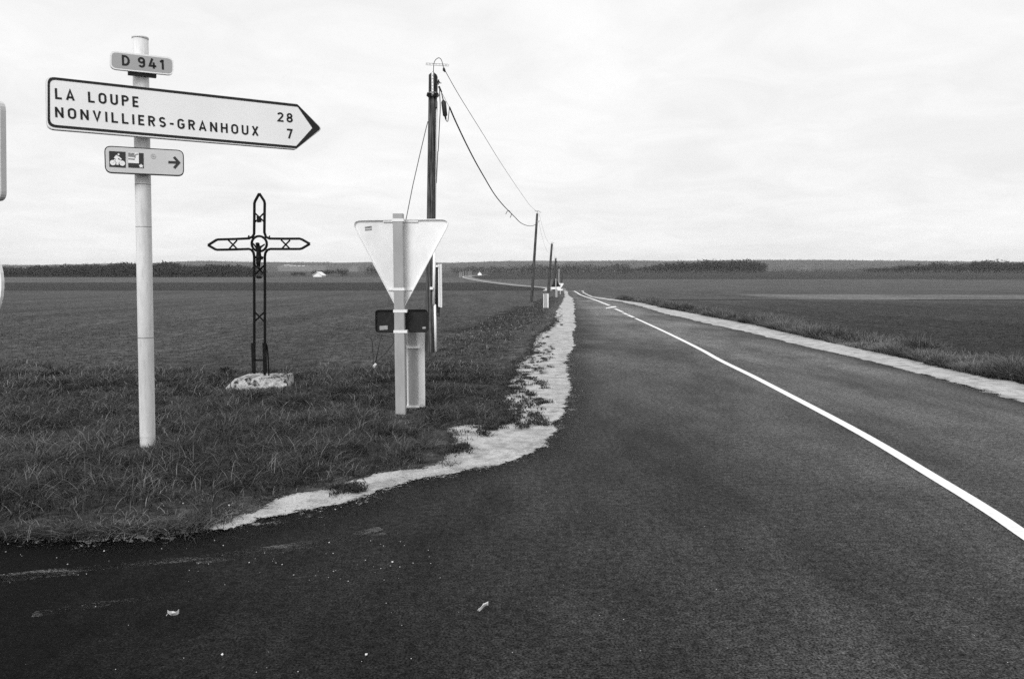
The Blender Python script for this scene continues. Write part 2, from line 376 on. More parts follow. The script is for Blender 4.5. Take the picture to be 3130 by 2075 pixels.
def field_tone(P):
    x, y = P[:,0], P[:,1]; yy = y + .02*x
    lt = np.select([yy < 112, yy < 455, yy < 640], [.064, .026, .074], .05)
    rt = np.select([yy < 58+10*fbm(x*0, x, .03, 4), (yy < 80) & (x > 22), yy < 118, yy < 300, yy < 560], [.026, .115, .068, .062, .068], .028)
    side = x - np.interp(y, [0, 60, 120, 315, 365, 585, 680, 740, 2000], [3, 5.5, 9, 17.5, 6.7, -27, -37, -26, -26])
    rt = np.where(yy < 58, .026+.030*np.clip((yy-12)/44, 0, 1), rt)
    tk = densify(gp([(1592,938),(1560,962),(1520,984),(1470,1000),(1390,1012)]), .5); nr = (y > 20) & (y < 60) & (np.abs(x) < 12); dk = np.full(len(x), 9.); dk[nr] = polydist(P[nr], tk); lt = lt*(1-.55*np.exp(-(dk/.55)**2))
    return np.where(side < 0, lt, rt)
idx = np.arange(len(P)).reshape(len(ys), len(xs))
fq = np.stack([idx[:-1,:-1], idx[:-1,1:], idx[1:,1:], idx[1:,:-1]], -1).reshape(-1, 4)
ground = npmesh('ground', np.column_stack([P, Z]), [fq], 'field', field_tone(P)); tag(ground, kind='structure')
ground.data.polygons.foreach_set('use_smooth', [True]*len(ground.data.polygons))

# --- asphalt, gravel shoulders
ao = densify(LE, .15, .02)[:-1] + densify([LE[-1], (-40,-12), (6.0,-12)], 1.5) + densify(RE[::-1], .3, .02)[1:-1]
ai = innerpts(asphalt_poly, 1.5, (-7, 7), (1.5, 16), .35) + innerpts(asphalt_poly, 3, (1, 12), (16, 150), .9)
REa, LEa = RE, LE
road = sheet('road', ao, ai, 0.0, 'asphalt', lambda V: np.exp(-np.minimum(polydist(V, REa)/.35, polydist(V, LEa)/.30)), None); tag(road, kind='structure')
def gravel_sheet(poly, seed, step, xr, yr, name):
    o = densify(list(poly)+[poly[0]], .09, .012)[:-1]; o = jitter(o, .06, seed)
    s = sheet(name, o, innerpts(poly, 1.3, xr, yr, step), .003, 'gravel', lambda V: np.minimum(.12+polydist(V, o, True)/.10+np.clip((V[:,1]-14)/14, 0, 1)*1.5, 1.0+.35*np.clip((V[:,1]-10)/10, 0, 1)), lambda V: .005*(fbm(V[:,0], V[:,1], 4, 8)))
    tag(s, kind='structure'); return s
gravel_sheet(gravel_l_sheet, 2, .075, (-5, 4), (4.5, 40), 'gravel_shoulder')
gravel_sheet(gravel_r_sheet, 6, .22, (5, 9), (-10, 45), 'gravel_shoulder')
# chalk dust and chips trodden over the asphalt edge
m, t, b = newmat('chalk_dust', .95, 0, .1); b.inputs['Base Color'].default_value = (.40, .40, .40, 1)
oc = objco(t); a1 = tnoise(t, oc, 38, 6, .75); a2 = tnoise(t, oc, 3.5, 4); at = t.nodes.new('ShaderNodeAttribute'); at.attribute_name = 'tone'
fac = mrange(t, mnode(t, 'ADD', mnode(t, 'ADD', a1, mnode(t, 'MULTIPLY', mnode(t, 'SUBTRACT', a2, .5), .6)), at.outputs['Fac']), .60, .76, 0, .8)
tr = t.nodes.new('ShaderNodeBsdfTransparent'); mx = t.nodes.new('ShaderNodeMixShader')
t.links.new(fac, mx.inputs[0]); t.links.new(tr.outputs[0], mx.inputs[1]); t.links.new(b.outputs[0], mx.inputs[2]); t.links.new(mx.outputs[0], t.nodes['Material Output'].inputs[0]); M['dust'] = m
def dust(line, wid, name='gravel_dust'):
    L_ = [np.array(p) for p in densify(line, .12, .015)]; n = len(L_); V = []; T_ = []; K_ = 4
    for i, p in enumerate(L_):
        tg = L_[min(i+2, n-1)]-L_[max(i-2, 0)]; tg /= np.linalg.norm(tg); nn = np.array([-tg[1], tg[0]])
        for k in range(-K_, K_+1):
            q = p+nn*wid*k/K_; V.append((q[0], q[1], float(prof(q[1]))+.0095)); T_.append(.22*(1-abs(k)/K_)-.12)
    w_ = 2*K_+1; idx = np.arange(n*w_).reshape(n, w_); fq_ = np.stack([idx[:-1,:-1], idx[1:,:-1], idx[1:,1:], idx[:-1,1:]], -1).reshape(-1, 4)
    tag(npmesh(name, V, [fq_], 'dust', T_), 'chalky dust and chips scattered along the edge of the asphalt', 'gravel', kind='stuff')
dust(gp(left_edge_px[6:27]), .40)
dust(gp([(-200,1655),(0,1650),(200,1652),(400,1650),(520,1634)]), .18)

# --- far road climbing out of the dip
def ribbon(name, pts, w, dz, mat, kind='structure', zf=prof, ws=None):
    Vv = []; n = len(pts); pts = [np.array(p[:2], float) for p in pts]
    for i, p in enumerate(pts):
        tg = pts[min(i+1, n-1)]-pts[max(i-1, 0)]; tg /= np.linalg.norm(tg); nn = np.array([-tg[1], tg[0]]); ww = ws[i] if ws else w
        for sgn in (1, -1):
            q = p+nn*ww/2*sgn; Vv.append((q[0], q[1], float(zf(q[1]))+dz))
    b_ = MB(); b_.add(Vv, [(2*i, 2*i+1, 2*i+3, 2*i+2) for i in range(n-1)]); o = b_.build(name, mat); tag(o, kind=kind); return o
def spline(P, k=8):
    P = [np.array(p, float) for p in P]; o = []
    for i in range(len(P)-1):
        a = P[max(i-1,0)]; b_ = P[i]; c = P[i+1]; d = P[min(i+2, len(P)-1)]
        for j in range(k):
            t_ = j/k; o.append(.5*((2*b_)+(c-a)*t_+(2*a-5*b_+4*c-d)*t_*t_+(3*b_-a-3*c+d)*t_**3))
    o.append(P[-1]); return o
M['far_asphalt'] = grey('far_asphalt', .16, .15, .05, rough=.8)
far_px = [(1700,882),(1610,874.5),(1540,867),(1470,857),(1438,850),(1432,846),(1450,843.5),(1490,841)]
farpts = spline([(14., 262.)] + gp(far_px), 8)
ribbon('road', farpts, 6.0, .12, 'far_asphalt')
ribbon('gravel_shoulder', [p+np.array([-4.2, 0]) for p in farpts], 1.6, .16, 'far_gravel')

# --- painted lines
cl_px = [(3330,1760),(3130,1635),(3026,1564.5),(2868,1467),(2593,1304),(2300,1150),(2200,1101),(2133,1064),(2026,1011.5),(1942,973)]
solid = [np.array(p) for p in gp(cl_px[1:])]; solid = [solid[0]+(solid[0]-solid[1])*1.6] + solid
so_ = spline(solid, 6)
ribbon('centre_line', so_, .105, .006, 'paint')
for a, b_ in (((1937,970.5),(1919,963)),((1916.8,961.5),(1905.6,956.8)),((1904,954),(1880,944)),):
    p = [np.array(G(*a)[:2]), np.array(G(*b_)[:2])]
    ribbon('centre_line', [p[0], (p[0]+p[1])/2, p[1]], .14, .006, 'paint')
ribbon('centre_line', spline(gp([(1863,934),(1845,927),(1826,919.5),(1808,913),(1789,907),(1772,900),(1763,894),(1755,889.5)]), 3), .17, .006, 'paint')
mk = MB(); q = [G(*p) for p in ((1851,941.5),(1866,938.5),(1868,937),(1882,936.3),(1885,938.5),(1875,940.5),(1868,941),(1853,943.5))]
mk.add([(p[0], p[1], p[2]+.006) for p in q], [tuple(range(len(q)))]); tag(mk.build('lane_arrow', 'paint'), kind='structure')
ribbon('worn_edge_line', spline(gp([(-60,1772),(0,1765),(200,1745),(500,1718),(800,1682),(1050,1642),(1165,1616)]), 6), .085, .005, 'worn')
ribbon('worn_edge_line', spline(gp([(600,1722),(800,1696),(1000,1664),(1180,1632)]), 6), .05, .005, 'worn')
ribbon('worn_edge_line', spline(gp([(-60,1784),(60,1770),(240,1752)]), 6), .06, .005, 'worn')
ribbon('worn_edge_line', spline(gp([(100,1880),(250,1858),(420,1835),(560,1818)]), 6), .07, .005, 'worn')

# --- hills on the horizon
SIL = [(-2500,800),(-600,806),(0,806),(130,807),(300,803),(430,802),(500,799),(560,796),(640,794),(740,797),(830,798),(1050,799),(1130,797),(1380,800),(1500,796),(1650,793),(1760,795),(1900,793),(2100,794),(2340,791),(2500,791),(2650,793),(2800,794),(2950,796),(3130,798),(3700,800),(5600,803)]
sx, sy = zip(*SIL); sil = lambda px: np.interp(px, sx, sy)
pxs = np.arange(-2500, 5601, 9.0); Ds = [1350, 1500, 1700, 1900, 2100, 2300, 2500, 2700, 2850, 3000, 3300, 4200]
hv = []; ht = []
for D in Ds:
    tt = min(1, max(0, (D-1350)/1650)); sm = tt*tt*(3-2*tt)
    if D > 3000: sm = 1 - (D-3000)/900.
    top = EYE+(HZ-sil(pxs)-4)/F*D
    z = (1-sm)*(prof(D)-1.5)+sm*top + (6*(fbm(pxs*D/F, pxs*0+D, .006, 3)-.5) if 1600 < D < 2900 else 0)
    hv.append(np.column_stack([(pxs-CX)/F*D, np.full(len(pxs), D), z]))
    patch = (pxs > 850) & (pxs < 1100) & (D < 2500)
    fld = np.where(vnoise(pxs, pxs*0+D*.05, .02, 9) > .35, .125, .07)
    ht.append(np.where(patch, fld, np.where(vnoise(pxs, pxs*0+D*.08, .012, 2) > .78, .10, .062)))
hv = np.concatenate(hv); ht = np.concatenate(ht); idx = np.arange(len(hv)).reshape(len(Ds), len(pxs))
fq = np.stack([idx[:-1,:-1], idx[:-1,1:], idx[1:,1:], idx[1:,:-1]], -1).reshape(-1, 4)
tag(npmesh('hills', hv, [fq], 'hill', ht), kind='structure')

# ------------------------------------------------------------------ woods: crowns of many small twiggy faces round a trunk
def wood(name, trees, label, per=60, size=.11):
    """trees: x, y, z, height, halfwidth, tone"""
    T = np.array(trees, float); n = len(T); N = n*per
    k = np.repeat(np.arange(n), per); h = T[k,3]; w = T[k,4]
    u = rng.normal(size=(N,3)); u /= np.linalg.norm(u, axis=1)[:,None]; rr = rng.random(N)**.45
    ce = np.column_stack([T[k,0]+u[:,0]*w*rr, T[k,1]+u[:,1]*w*rr, T[k,2]+h*(.52+.46*u[:,2]*rr)])
    s = h*size*rng.uniform(.5, 1.5, N); d1 = rng.normal(size=(N,3)); d1[:,2] *= .8; d1 /= np.linalg.norm(d1, axis=1)[:,None]
    d2 = rng.normal(size=(N,3)); d2 /= np.linalg.norm(d2, axis=1)[:,None]
    V = np.stack([ce-d1*s[:,None], ce+d2*s[:,None]*.55, ce+d1*s[:,None]], 1).reshape(-1,3)
    tone = np.repeat(T[k,5]*rng.uniform(.6, 1.45, N), 3)
    # trunks
    tv = np.stack([np.column_stack([T[:,0]-.012*T[:,3], T[:,1], T[:,2]-.5]), np.column_stack([T[:,0]+.012*T[:,3], T[:,1], T[:,2]-.5]), np.column_stack([T[:,0], T[:,1], T[:,2]+.8*T[:,3]])], 1).reshape(-1,3)
    V = np.concatenate([V, tv]); tone = np.concatenate([tone, np.repeat(T[:,5]*.8, 3)])
    o = npmesh(name, V, [np.arange(len(V)).reshape(-1,3)], 'tree', tone); tag(o, label, 'woodland', kind='stuff'); return o
def belt(px0, px1, D, rows, gap, step, hfun, tone, zfun=prof, pj=.35):
    o = []
    for r_ in range(rows):
        Dd = D + r_*gap; x = px0 + rng.uniform(0, step)
        while x < px1:
            h = hfun(x)*rng.uniform(.78, 1.12)*(.80+.34*float(vnoise([x], [Dd*.1], .03, 5)[0]))/F*Dd
            if h > .5:
                o.append(((x-CX)/F*Dd, Dd+rng.uniform(-.4,.4)*gap, float(zfun(Dd)), h, h*rng.uniform(.45,.8), tone*rng.uniform(.8,1.25)))
            x += step*rng.uniform(1-pj, 1+pj)
    return o
pw = lambda pts: (lambda x: float(np.interp(x, *zip(*pts))))
tl = belt(-500, 800, 655, 6, 9, 7, pw([(-500,30),(0,32),(250,34),(300,38),(500,40),(640,38),(800,33)]), .030)
wood('woodland', tl, 'dark leafless wood edge beyond the striped fields on the hamlet side', 60, .13)
tm = belt(1380, 1930, 880, 4, 16, 11, pw([(1380,18),(1500,25),(1700,30),(1800,28),(1930,30)]), .042)
tm += belt(1120, 1260, 760, 3, 12, 11, pw([(1120,26),(1180,32),(1260,24)]), .05)
wood('woodland', tm, 'grey leafless woodland belt across the valley behind the telegraph poles', 40)
tr_ = belt(1895, 2335, 990, 5, 12, 9, pw([(1895,10),(1960,22),(2050,32),(2150,38),(2260,40),(2310,36),(2335,26)]), .018)
wood('woodland', tr_, 'small dense dark copse standing alone at the field edge', 48)
tr_ = belt(2335, 2660, 1010, 3, 14, 12, pw([(2335,8),(2450,14),(2560,10),(2660,18)]), .05) + belt(2640, 3500, 985, 5, 12, 9, pw([(2640,14),(2800,27),(2900,30),(3000,36),(3060,37),(3130,36),(3500,34)]), .014)
tr_ += [((px-CX)/F*985, 985, float(prof(985)), h/F*985, h*.22/F*985, .02) for px, h in ((3040,45),(3070,44),(2968,43),(2920,38),(2800,33))]
wood('woodland', tr_, 'long dark hedge-like wood with taller trees poking above its top', 48)
def hz_tree():
    o = []
    for D in (1800, 2050, 2300, 2550, 2800, 2960):
        tt = (D-1350)/1650; sm = tt*tt*(3-2*tt)
        x = -900
        while x < 4100:
            if not (850 < x < 1100 and D < 2500) and vnoise([x], [D*.08], .012, 2)[0] < .8:
                top = EYE+(HZ-float(sil(x))-4)/F*D; z = (1-sm)*(float(prof(D))-1.5)+sm*top
                h = rng.uniform(5, 9); o.append(((x-CX)/F*D, D+rng.uniform(-60,40), z-4.5, h, h*rng.uniform(1.0,2.2), .075*rng.uniform(.8,1.2)))
            x += rng.uniform(3, 8)
    return o
wood('woodland', hz_tree(), 'distant forest covering the low hills on the horizon', 12, .30)
def hedge(name, px0, px1, base, h, D, tone, label):
    o = []
    for _ in range(int((px1-px0)/3)+4):
        x = rng.uniform(px0, px1); hh = h*rng.uniform(.7, 1.1)/F*D
        o.append(((x-CX)/F*D, D+rng.uniform(-6, 6), EYE+(HZ-base)/F*D, hh, hh*.7, tone))
    return wood(name, o, label, 26, .2)
hedge('hedge', 962, 1000, 840, 16, 700, .022, 'dark evergreen hedge rising just behind the white barn roof')
hedge('hedge', 1002, 1024, 838, 14, 705, .024, 'short separate clump of evergreens next to the white barn')
hedge('hedge', 892, 934, 843, 14, 690, .04, 'low grey-dark hedge on the slope between cross and white barn')
hedge('hedge', 1030, 1060, 842, 20, 700, .05, 'loose bare shrubs between white barn and the yield sign')

# ------------------------------------------------------------------ grass
def blades(name, P, h, w, lean, tone, label, segs=3, th=None):
    n = len(P); th = rng.uniform(0, 2*math.pi, n) if th is None else th; dx = np.column_stack([np.cos(th), np.sin(th), np.zeros(n)]); sd_ = np.column_stack([-np.sin(th), np.cos(th), np.zeros(n)])
    tw = rng.uniform(-.6, .6, n)[:,None]; sd_ = sd_ + dx*tw
    rows = []; tones = []
    for k in range(segs+1):
        t_ = k/segs; c = P + dx*(h*lean*t_**1.7)[:,None] + np.array([0,0,1.])*(h*(t_-.45*np.clip(lean,0,1.5)*t_**2.2*.8))[:,None]
        if k < segs:
            ww = (w*(1-.75*t_**1.3))[:,None]/2; rows += [c-sd_*ww, c+sd_*ww]; tones += [tone, tone]
        else: rows.append(c); tones.append(tone)
    V = np.stack(rows, 1); m_ = V.shape[1]; base = (np.arange(n)*m_)[:,None]
    quads = np.concatenate([base+np.array([[2*k, 2*k+1, 2*k+3, 2*k+2]]) for k in range(segs-1)]) if segs > 1 else None
    tris = base+np.array([[2*(segs-1), 2*(segs-1)+1, 2*segs]])
    o = npmesh(name, V.reshape(-1,3), ([quads] if quads is not None else [])+[tris], 'grass', np.stack(tones, 1).ravel())
    tag(o, label, 'grass', kind='stuff'); return o
def road_sd(P):
    ins = inpoly(P, asphalt_poly) | inpoly(P, gravel_l_poly) | inpoly(P, gravel_r_poly)
    d = np.minimum(polydist(P, asphalt_poly, True), np.minimum(polydist(P, gravel_l_poly, True), polydist(P, gravel_r_poly, True)))
    return np.where(ins, -d, d)
def gz(P, d): return prof(P[:,1]) + rise(d, P[:,0], P[:,1])
def scatter(n, x0, x1, y0, y1): return np.column_stack([rng.uniform(x0, x1, n), rng.uniform(y0, y1, n)])
def in_view(P, m=.72): return (np.abs(P[:,0]) < m*P[:,1]+1.5) & (P[:,1] > 1)
# verge on the left: long, matted, with paler dead stalks, growing out over the gravel edge
def verge(P, seed, hmul=1.0, wmul=1.0, thr=.05, toneb=.038, name='verge_grass', label='', side=1):
    P = P[in_view(P)]
    P = P[P[:,1] < np.interp(P[:,0], [-9, -2.6, -1.8, -.8, 1.6, 3.2], [12.2, 13.4, 17, 30, 50, 75])*(.82+.36*fbm(P[:,0], P[:,1], .9, 51))+rng.normal(0, .5, len(P))]
    d = road_sd(P) + .20*(fbm(P[:,0], P[:,1], 2.2, 11)-.5) + .12*(vnoise(P[:,0], P[:,1], 9, 12)-.5)
    P = P[d > thr]; d = d[d > thr]
    cl_ = fbm(P[:,0], P[:,1], 1.3, 21); cl2 = vnoise(P[:,0], P[:,1], 4.5, 22)
    keep = rng.random(len(P)) < np.clip(.30+1.1*cl_*cl2*2, .25, 1); P, d, cl_, cl2 = P[keep], d[keep], cl_[keep], cl2[keep]
    n = len(P); h = hmul*(.03+.10*cl_*rng.uniform(.3, 1.5, n)+.06*cl2*np.clip(d, 0, 1))*np.clip(.4+d*.7, .35, 1)*np.clip(1.25-P[:,1]/30, .5, 1); w = wmul*rng.uniform(.003, .0065, n)*np.clip(P[:,1]/8, .9, 2)
    tone = toneb*rng.uniform(.45, 1.5, n)*(.35+1.3*cl_*(.5+cl2)); dead = rng.random(n) < .09; tone[dead] = rng.uniform(.12, .26, dead.sum()); h[dead] *= 1.25
    lean = np.abs(rng.normal(1.15, .5, n)); z = gz(P, road_sd(P))
    pk = (P[:,0] > -3.95) & (P[:,0] < -2.9) & (P[:,1] > 10.70) & (P[:,1] < 11.6); h[pk] *= .6; fp = (P[:,0] > -4.1) & (P[:,0] < -2.9) & (P[:,1] > 10.35) & (P[:,1] <= 10.70); h[fp] = np.clip(h[fp], 0, .085); 
    for bx_, by_ in ((-3.28, 7.15), (-1.25, 8.95), (-1.1, 9.2)): q_ = (np.abs(P[:,0]-bx_) < .16) & (P[:,1] > by_-.5) & (P[:,1] < by_+.1); h[q_] *= .4
    inn = (P[:,0] > -3.75) & (P[:,0] < -3.1) & (P[:,1] > 10.78) & (P[:,1] < 11.4); z[inn] += .15; h[inn] *= .5
    return blades(name, np.column_stack([P, z-.01]), h, w, lean, tone, label)
Pv = np.concatenate([scatter(190000, -9, 2, 4.6, 9), scatter(140000, -11, 3, 9, 14), scatter(40000, -14, 4, 14, 20)])
verge(Pv, 1, label='long matted verge grass round the signposts and the iron cross')
def tussocks(n, label):
    C = np.concatenate([scatter(n, -9, 2, 4.7, 9), scatter(n//2, -10, 2.5, 9, 14)]); C = C[in_view(C)]; d = road_sd(C); k = (d > .10) & (fbm(C[:,0], C[:,1], .9, 61) > .38) & (C[:,1] < 12.8); C = C[k]
    for bx_, by_ in ((-3.28, 7.15), (-1.25, 8.95), (-3.4, 10.9)): C = C[(np.abs(C[:,0]-bx_) > (.7 if by_ > 10 else .3)) | (C[:,1] < by_-.7) | (C[:,1] > by_+.6)]
    m_ = 46; nC = len(C); R_ = rng.uniform(.05, .15, nC); H_ = rng.uniform(.09, .24, nC)*np.clip(.4+road_sd(C), .5, 1); lt = rng.uniform(.45, 1.5, nC); wind = rng.uniform(0, 6.28, nC)
    kk = np.repeat(np.arange(nC), m_); a = rng.uniform(0, 6.283, len(kk)); r_ = R_[kk]*np.sqrt(rng.random(len(kk)))
    P = np.column_stack([C[kk,0]+np.cos(a)*r_, C[kk,1]+np.sin(a)*r_]); th = a*.6+wind[kk]*.4+rng.normal(0, .5, len(kk))
    th = np.where(rng.random(len(kk)) < .5, a, wind[kk]+rng.normal(0, .5, len(kk)))
    h = H_[kk]*rng.uniform(.5, 1.25, len(kk)); tone = .042*lt[kk]*rng.uniform(.5, 1.5, len(kk)); dd = rng.random(len(kk)) < .10; tone[dd] = rng.uniform(.12, .24, dd.sum())
    blades('verge_grass', np.column_stack([P, gz(P, road_sd(P))-.012]), h, rng.uniform(.003, .006, len(kk))*np.clip(P[:,1]/8, .9, 1.6), np.abs(rng.normal(1.25, .4, len(kk))), tone, label, 3, th)
tussocks(2600, 'drooping grass tussocks standing out of the matted verge')
Pv = np.concatenate([scatter(60000, -2, 4.5, 19, 70)])
verge(Pv, 2, 1.1, 2.2, label='rough roadside grass strip running along the gravel towards the telegraph poles')
# band on the right between shoulder and field
yy = rng.uniform(7.5, 62, 130000)**1.0; yy = 7.5+(yy-7.5)**1.6/(54.5**.6); xg = np.interp(yy, [p[1] for p in GR[::-1]], [p[0] for p in GR[::-1]])
bw_ = np.abs(rng.normal(0, .65, len(yy))); Pr = np.column_stack([xg+.02+bw_, yy])
def right_band(P):
    d = road_sd(P); k = d > -.05+.15*(vnoise(P[:,0], P[:,1], 5, 31)-.5); P = P[k]; d = d[k]; P = P[in_view(P)]; d = road_sd(P)
    cl_ = fbm(P[:,0]*1.0, P[:,1]*.6, 1.2, 33); n = len(P); far = np.clip(P[:,1]/12, 1, 4)
    h = (.07+.80*np.clip(cl_-.28, 0, 1)*rng.uniform(.5, 1.3, n))*np.exp(-np.clip(d-1.0, 0, 3)/1.0); tone = .105*rng.uniform(.4, 1.6, n)*(.25+1.4*vnoise(P[:,0], P[:,1], 1.3, 35))
    dead = rng.random(n) < .14; tone[dead] = rng.uniform(.12, .24, dead.sum())
    blades('verge_grass', np.column_stack([P, gz(P, d)-.01]), h, rng.uniform(.005, .009, n)*far**.6, np.abs(rng.normal(.95, .45, n)), tone, 'tufted grass ridge between the straight gravel shoulder and the field')
right_band(Pr)
# crop in the near fields, thinning out with distance
def crop(n, side, name_label, toneb):
    r = 6.5*np.exp(rng.random(n)*math.log(60/6.5)); a = rng.uniform(-.70, .70, n); P = np.column_stack([a*r, r])
    d = road_sd(P); xm = np.interp(r, [0, 60, 120], [2.5, 5.5, 9]); k = (d > .5) & ((P[:,0] < xm) if side < 0 else (P[:,0] > xm+1)); P = P[k]; d = d[k]
    m_ = len(P); f = np.clip(P[:,1]/9, .8, 9); cl_ = fbm(P[:,0], P[:,1], .6, 41)
    h = (.022+.035*cl_)*rng.uniform(.4, 1.5, m_)*np.clip(1.35-P[:,1]/60, .4, 1); tone = toneb*rng.uniform(.55, 1.5, m_)*(.6+.8*cl_)
    blades('field_crop', np.column_stack([P, gz(P, d)-.004]), h, .005*f**.8*rng.uniform(.6, 1.4, m_), np.abs(rng.normal(.7, .35, m_)), tone, name_label, 2)
crop(220000, -1, 'short young crop covering the field behind the iron cross', .058)
crop(150000, 1, 'short young crop covering the dark field beside the straight gravel shoulder', .026)
# runners creeping from the verge over the gravel
ge = np.array(densify(GL, .01, .002)); ge = ge[ge[:,1] < 30]; ge = ge[rng.integers(0, len(ge), 900)]+rng.normal(0, .07, (900,2)); ge = np.repeat(ge, 14, 0)+rng.normal(0, .03, (900*14,2)); ge = ge[~inpoly(ge, asphalt_poly) & (ge[:,0] > -.6)]; n = len(ge)
blades('verge_grass', np.column_stack([ge, prof(ge[:,1])]), rng.uniform(.02, .075, n), rng.uniform(.004, .008, n), np.abs(rng.normal(1.1, .4, n)), .045*rng.uniform(.4, 1.7, n), 'low grass runners creeping from the verge over the white gravel')
# straggling dead grass lying over the edge of the side road
ge = np.array(densify(gp(left_edge_px[24:]), .01, .002)); ge = ge[rng.integers(0, len(ge), 420)]+rng.normal(0, .06, (420,2))+np.array([0, .02]); ge = np.repeat(ge, 11, 0)+rng.normal(0, .035, (420*11,2)); n = len(ge)
tn = .035*rng.uniform(.3, 1.6, n); dd = rng.random(n) < .16; tn[dd] = rng.uniform(.10, .22, dd.sum())
blades('verge_grass', np.column_stack([ge, prof(ge[:,1])+.003]), rng.uniform(.03, .11, n), rng.uniform(.003, .006, n), np.abs(rng.normal(1.4, .4, n)), tn, 'straggling dead grass lying over the edge of the side road asphalt')
# clods and low weeds on the gravel
cb = [G(rng.uniform(1535, 1690), rng.uniform(1030, 1330)) for _ in range(420)] + [G(rng.normal(1500, 22), rng.normal(1322, 8)) for _ in range(40)] + [G(rng.normal(1400, 18), rng.normal(1375, 6)) for _ in range(30)] + [G(rng.normal(1075, 30), rng.normal(1500, 6)) for _ in range(30)] + [G(rng.uniform(1690, 1720), rng.uniform(940, 1000)) for _ in range(30)]
cb = np.array(cb)[:, :2]; ok = inpoly(cb, gravel_l_poly) & (polydist(cb, GL) < .55*(.3+1.2*vnoise(cb[:,0], cb[:,1], 2.2, 77))+.05); cb = cb[ok]
rep = 26; pb = np.repeat(cb, rep, 0)+rng.normal(0, .028, (len(cb)*rep, 2)); n = len(pb)
blades('verge_grass', np.column_stack([pb, prof(pb[:,1])+.012]), rng.uniform(.015, .05, n), rng.uniform(.006, .012, n), np.abs(rng.normal(1.0, .4, n)), .03*rng.uniform(.4, 1.7, n), 'sparse dark weed tufts dotting the white gravel at the corner')
# loose stones
def stones(P, s, tone, label):
    n = len(P); oc = np.array([(1,0,0),(-1,0,0),(0,1,0),(0,-1,0),(0,0,1),(0,0,-1)], float)
    an_ = rng.normal(size=(n,3,3)); qm = np.linalg.qr(an_)[0]
    V = P[:,None,:]+np.einsum('kj,nij->nki', oc, qm)*s[:,None,None]*rng.uniform(.55, 1.15, (n,6,1))*np.array([1,1,.7])
    f = np.array([(0,2,4),(2,1,4),(1,3,4),(3,0,4),(2,0,5),(1,2,5),(3,1,5),(0,3,5)]); F_ = (np.arange(n)*6)[:,None,None]+f[None]
    o = npmesh('loose_stones', V.reshape(-1,3), [F_.reshape(-1,3)], 'stones', np.repeat(tone, 6)); tag(o, label, 'stones', kind='stuff')
e = np.array(densify(gp(left_edge_px[:25]), .01, .001)); e = e[(e[:,1] < 30)]; e = e[rng.integers(0, len(e), 1100)]+rng.normal(0, 1, (1100,2))*np.array([.08,.08])
fl = np.array([G(rng.uniform(0, 1350), rng.uniform(1600, 1780))[:2] for _ in range(75)]); fl = fl[~inpoly(fl, gravel_l_poly)]
fm = np.array([G(rng.uniform(0, 3100), rng.uniform(1450, 2060))[:2] for _ in range(60)])
pp = np.concatenate([e, fl, fm]); n = len(pp); ss = np.concatenate([rng.uniform(.002, .008, len(e)), rng.uniform(.002, .006, len(fl)), rng.uniform(.0015, .004, len(fm))])
stones(np.column_stack([pp, prof(pp[:,1])+ss*.5+.004]), ss, rng.uniform(.25, .65, n), 'loose pale stones strewn along the gravel edge and over the asphalt')
big = np.array([G(*p)[:2] for p in ((53,1623),(47,1617),(318,1685),(1090,1538),(938,1558),(680,2002),(1120,2003),(1200,1719),(620,1528),(560,1540),(1330,1440),(700,1545))]); bs = rng.uniform(.006, .011, len(big))
stones(np.column_stack([big, prof(big[:,1])+bs*.5]), bs, np.full(len(big), .7), 'few larger white chalk pebbles lying on the dark asphalt')
def leaf(px, L, ang, seed, label):
    p = G(px[0], px[1]); r_ = np.random.default_rng(seed); V = []; n = 7
    for i in range(n):
        t_ = i/(n-1); w = L*.22*math.sin(math.pi*min(.98, t_+.04))**.6*r_.uniform(.6, 1.25)
        for k, sgn in enumerate((-1, 0, 1)):
            V.append((L*(t_-.5), sgn*w, .012+.014*math.sin(3*t_+seed)*1.0+(.016 if sgn else .0)+r_.uniform(0, .006)))
    ca, sa = math.cos(ang), math.sin(ang); V = [(p[0]+ca*x-sa*y, p[1]+sa*x+ca*y, p[2]+z) for x, y, z in V]
    b_ = MB(); b_.add(V, [(3*i+k, 3*i+k+1, 3*i+k+4, 3*i+k+3) for i in range(n-1) for k in (0, 1)])
    b_.tube([((ca*-L*.5)+p[0], sa*-L*.5+p[1], p[2]+.014), (ca*-L*.62+p[0], sa*-L*.62+p[1], p[2]+.006)], .0015, 4)
    o = b_.build('fallen_leaf', 'leaf', loc=tuple(p)); tag(o, label, 'leaf', 'fallen leaves on the asphalt')
leaf((530,1882), .05, .35, 3, 'curled pale dead leaf lying below the worn painted lines')
leaf((1478,1868), .045, .15, 5, 'flat pale dead leaf lying alone on the open asphalt')

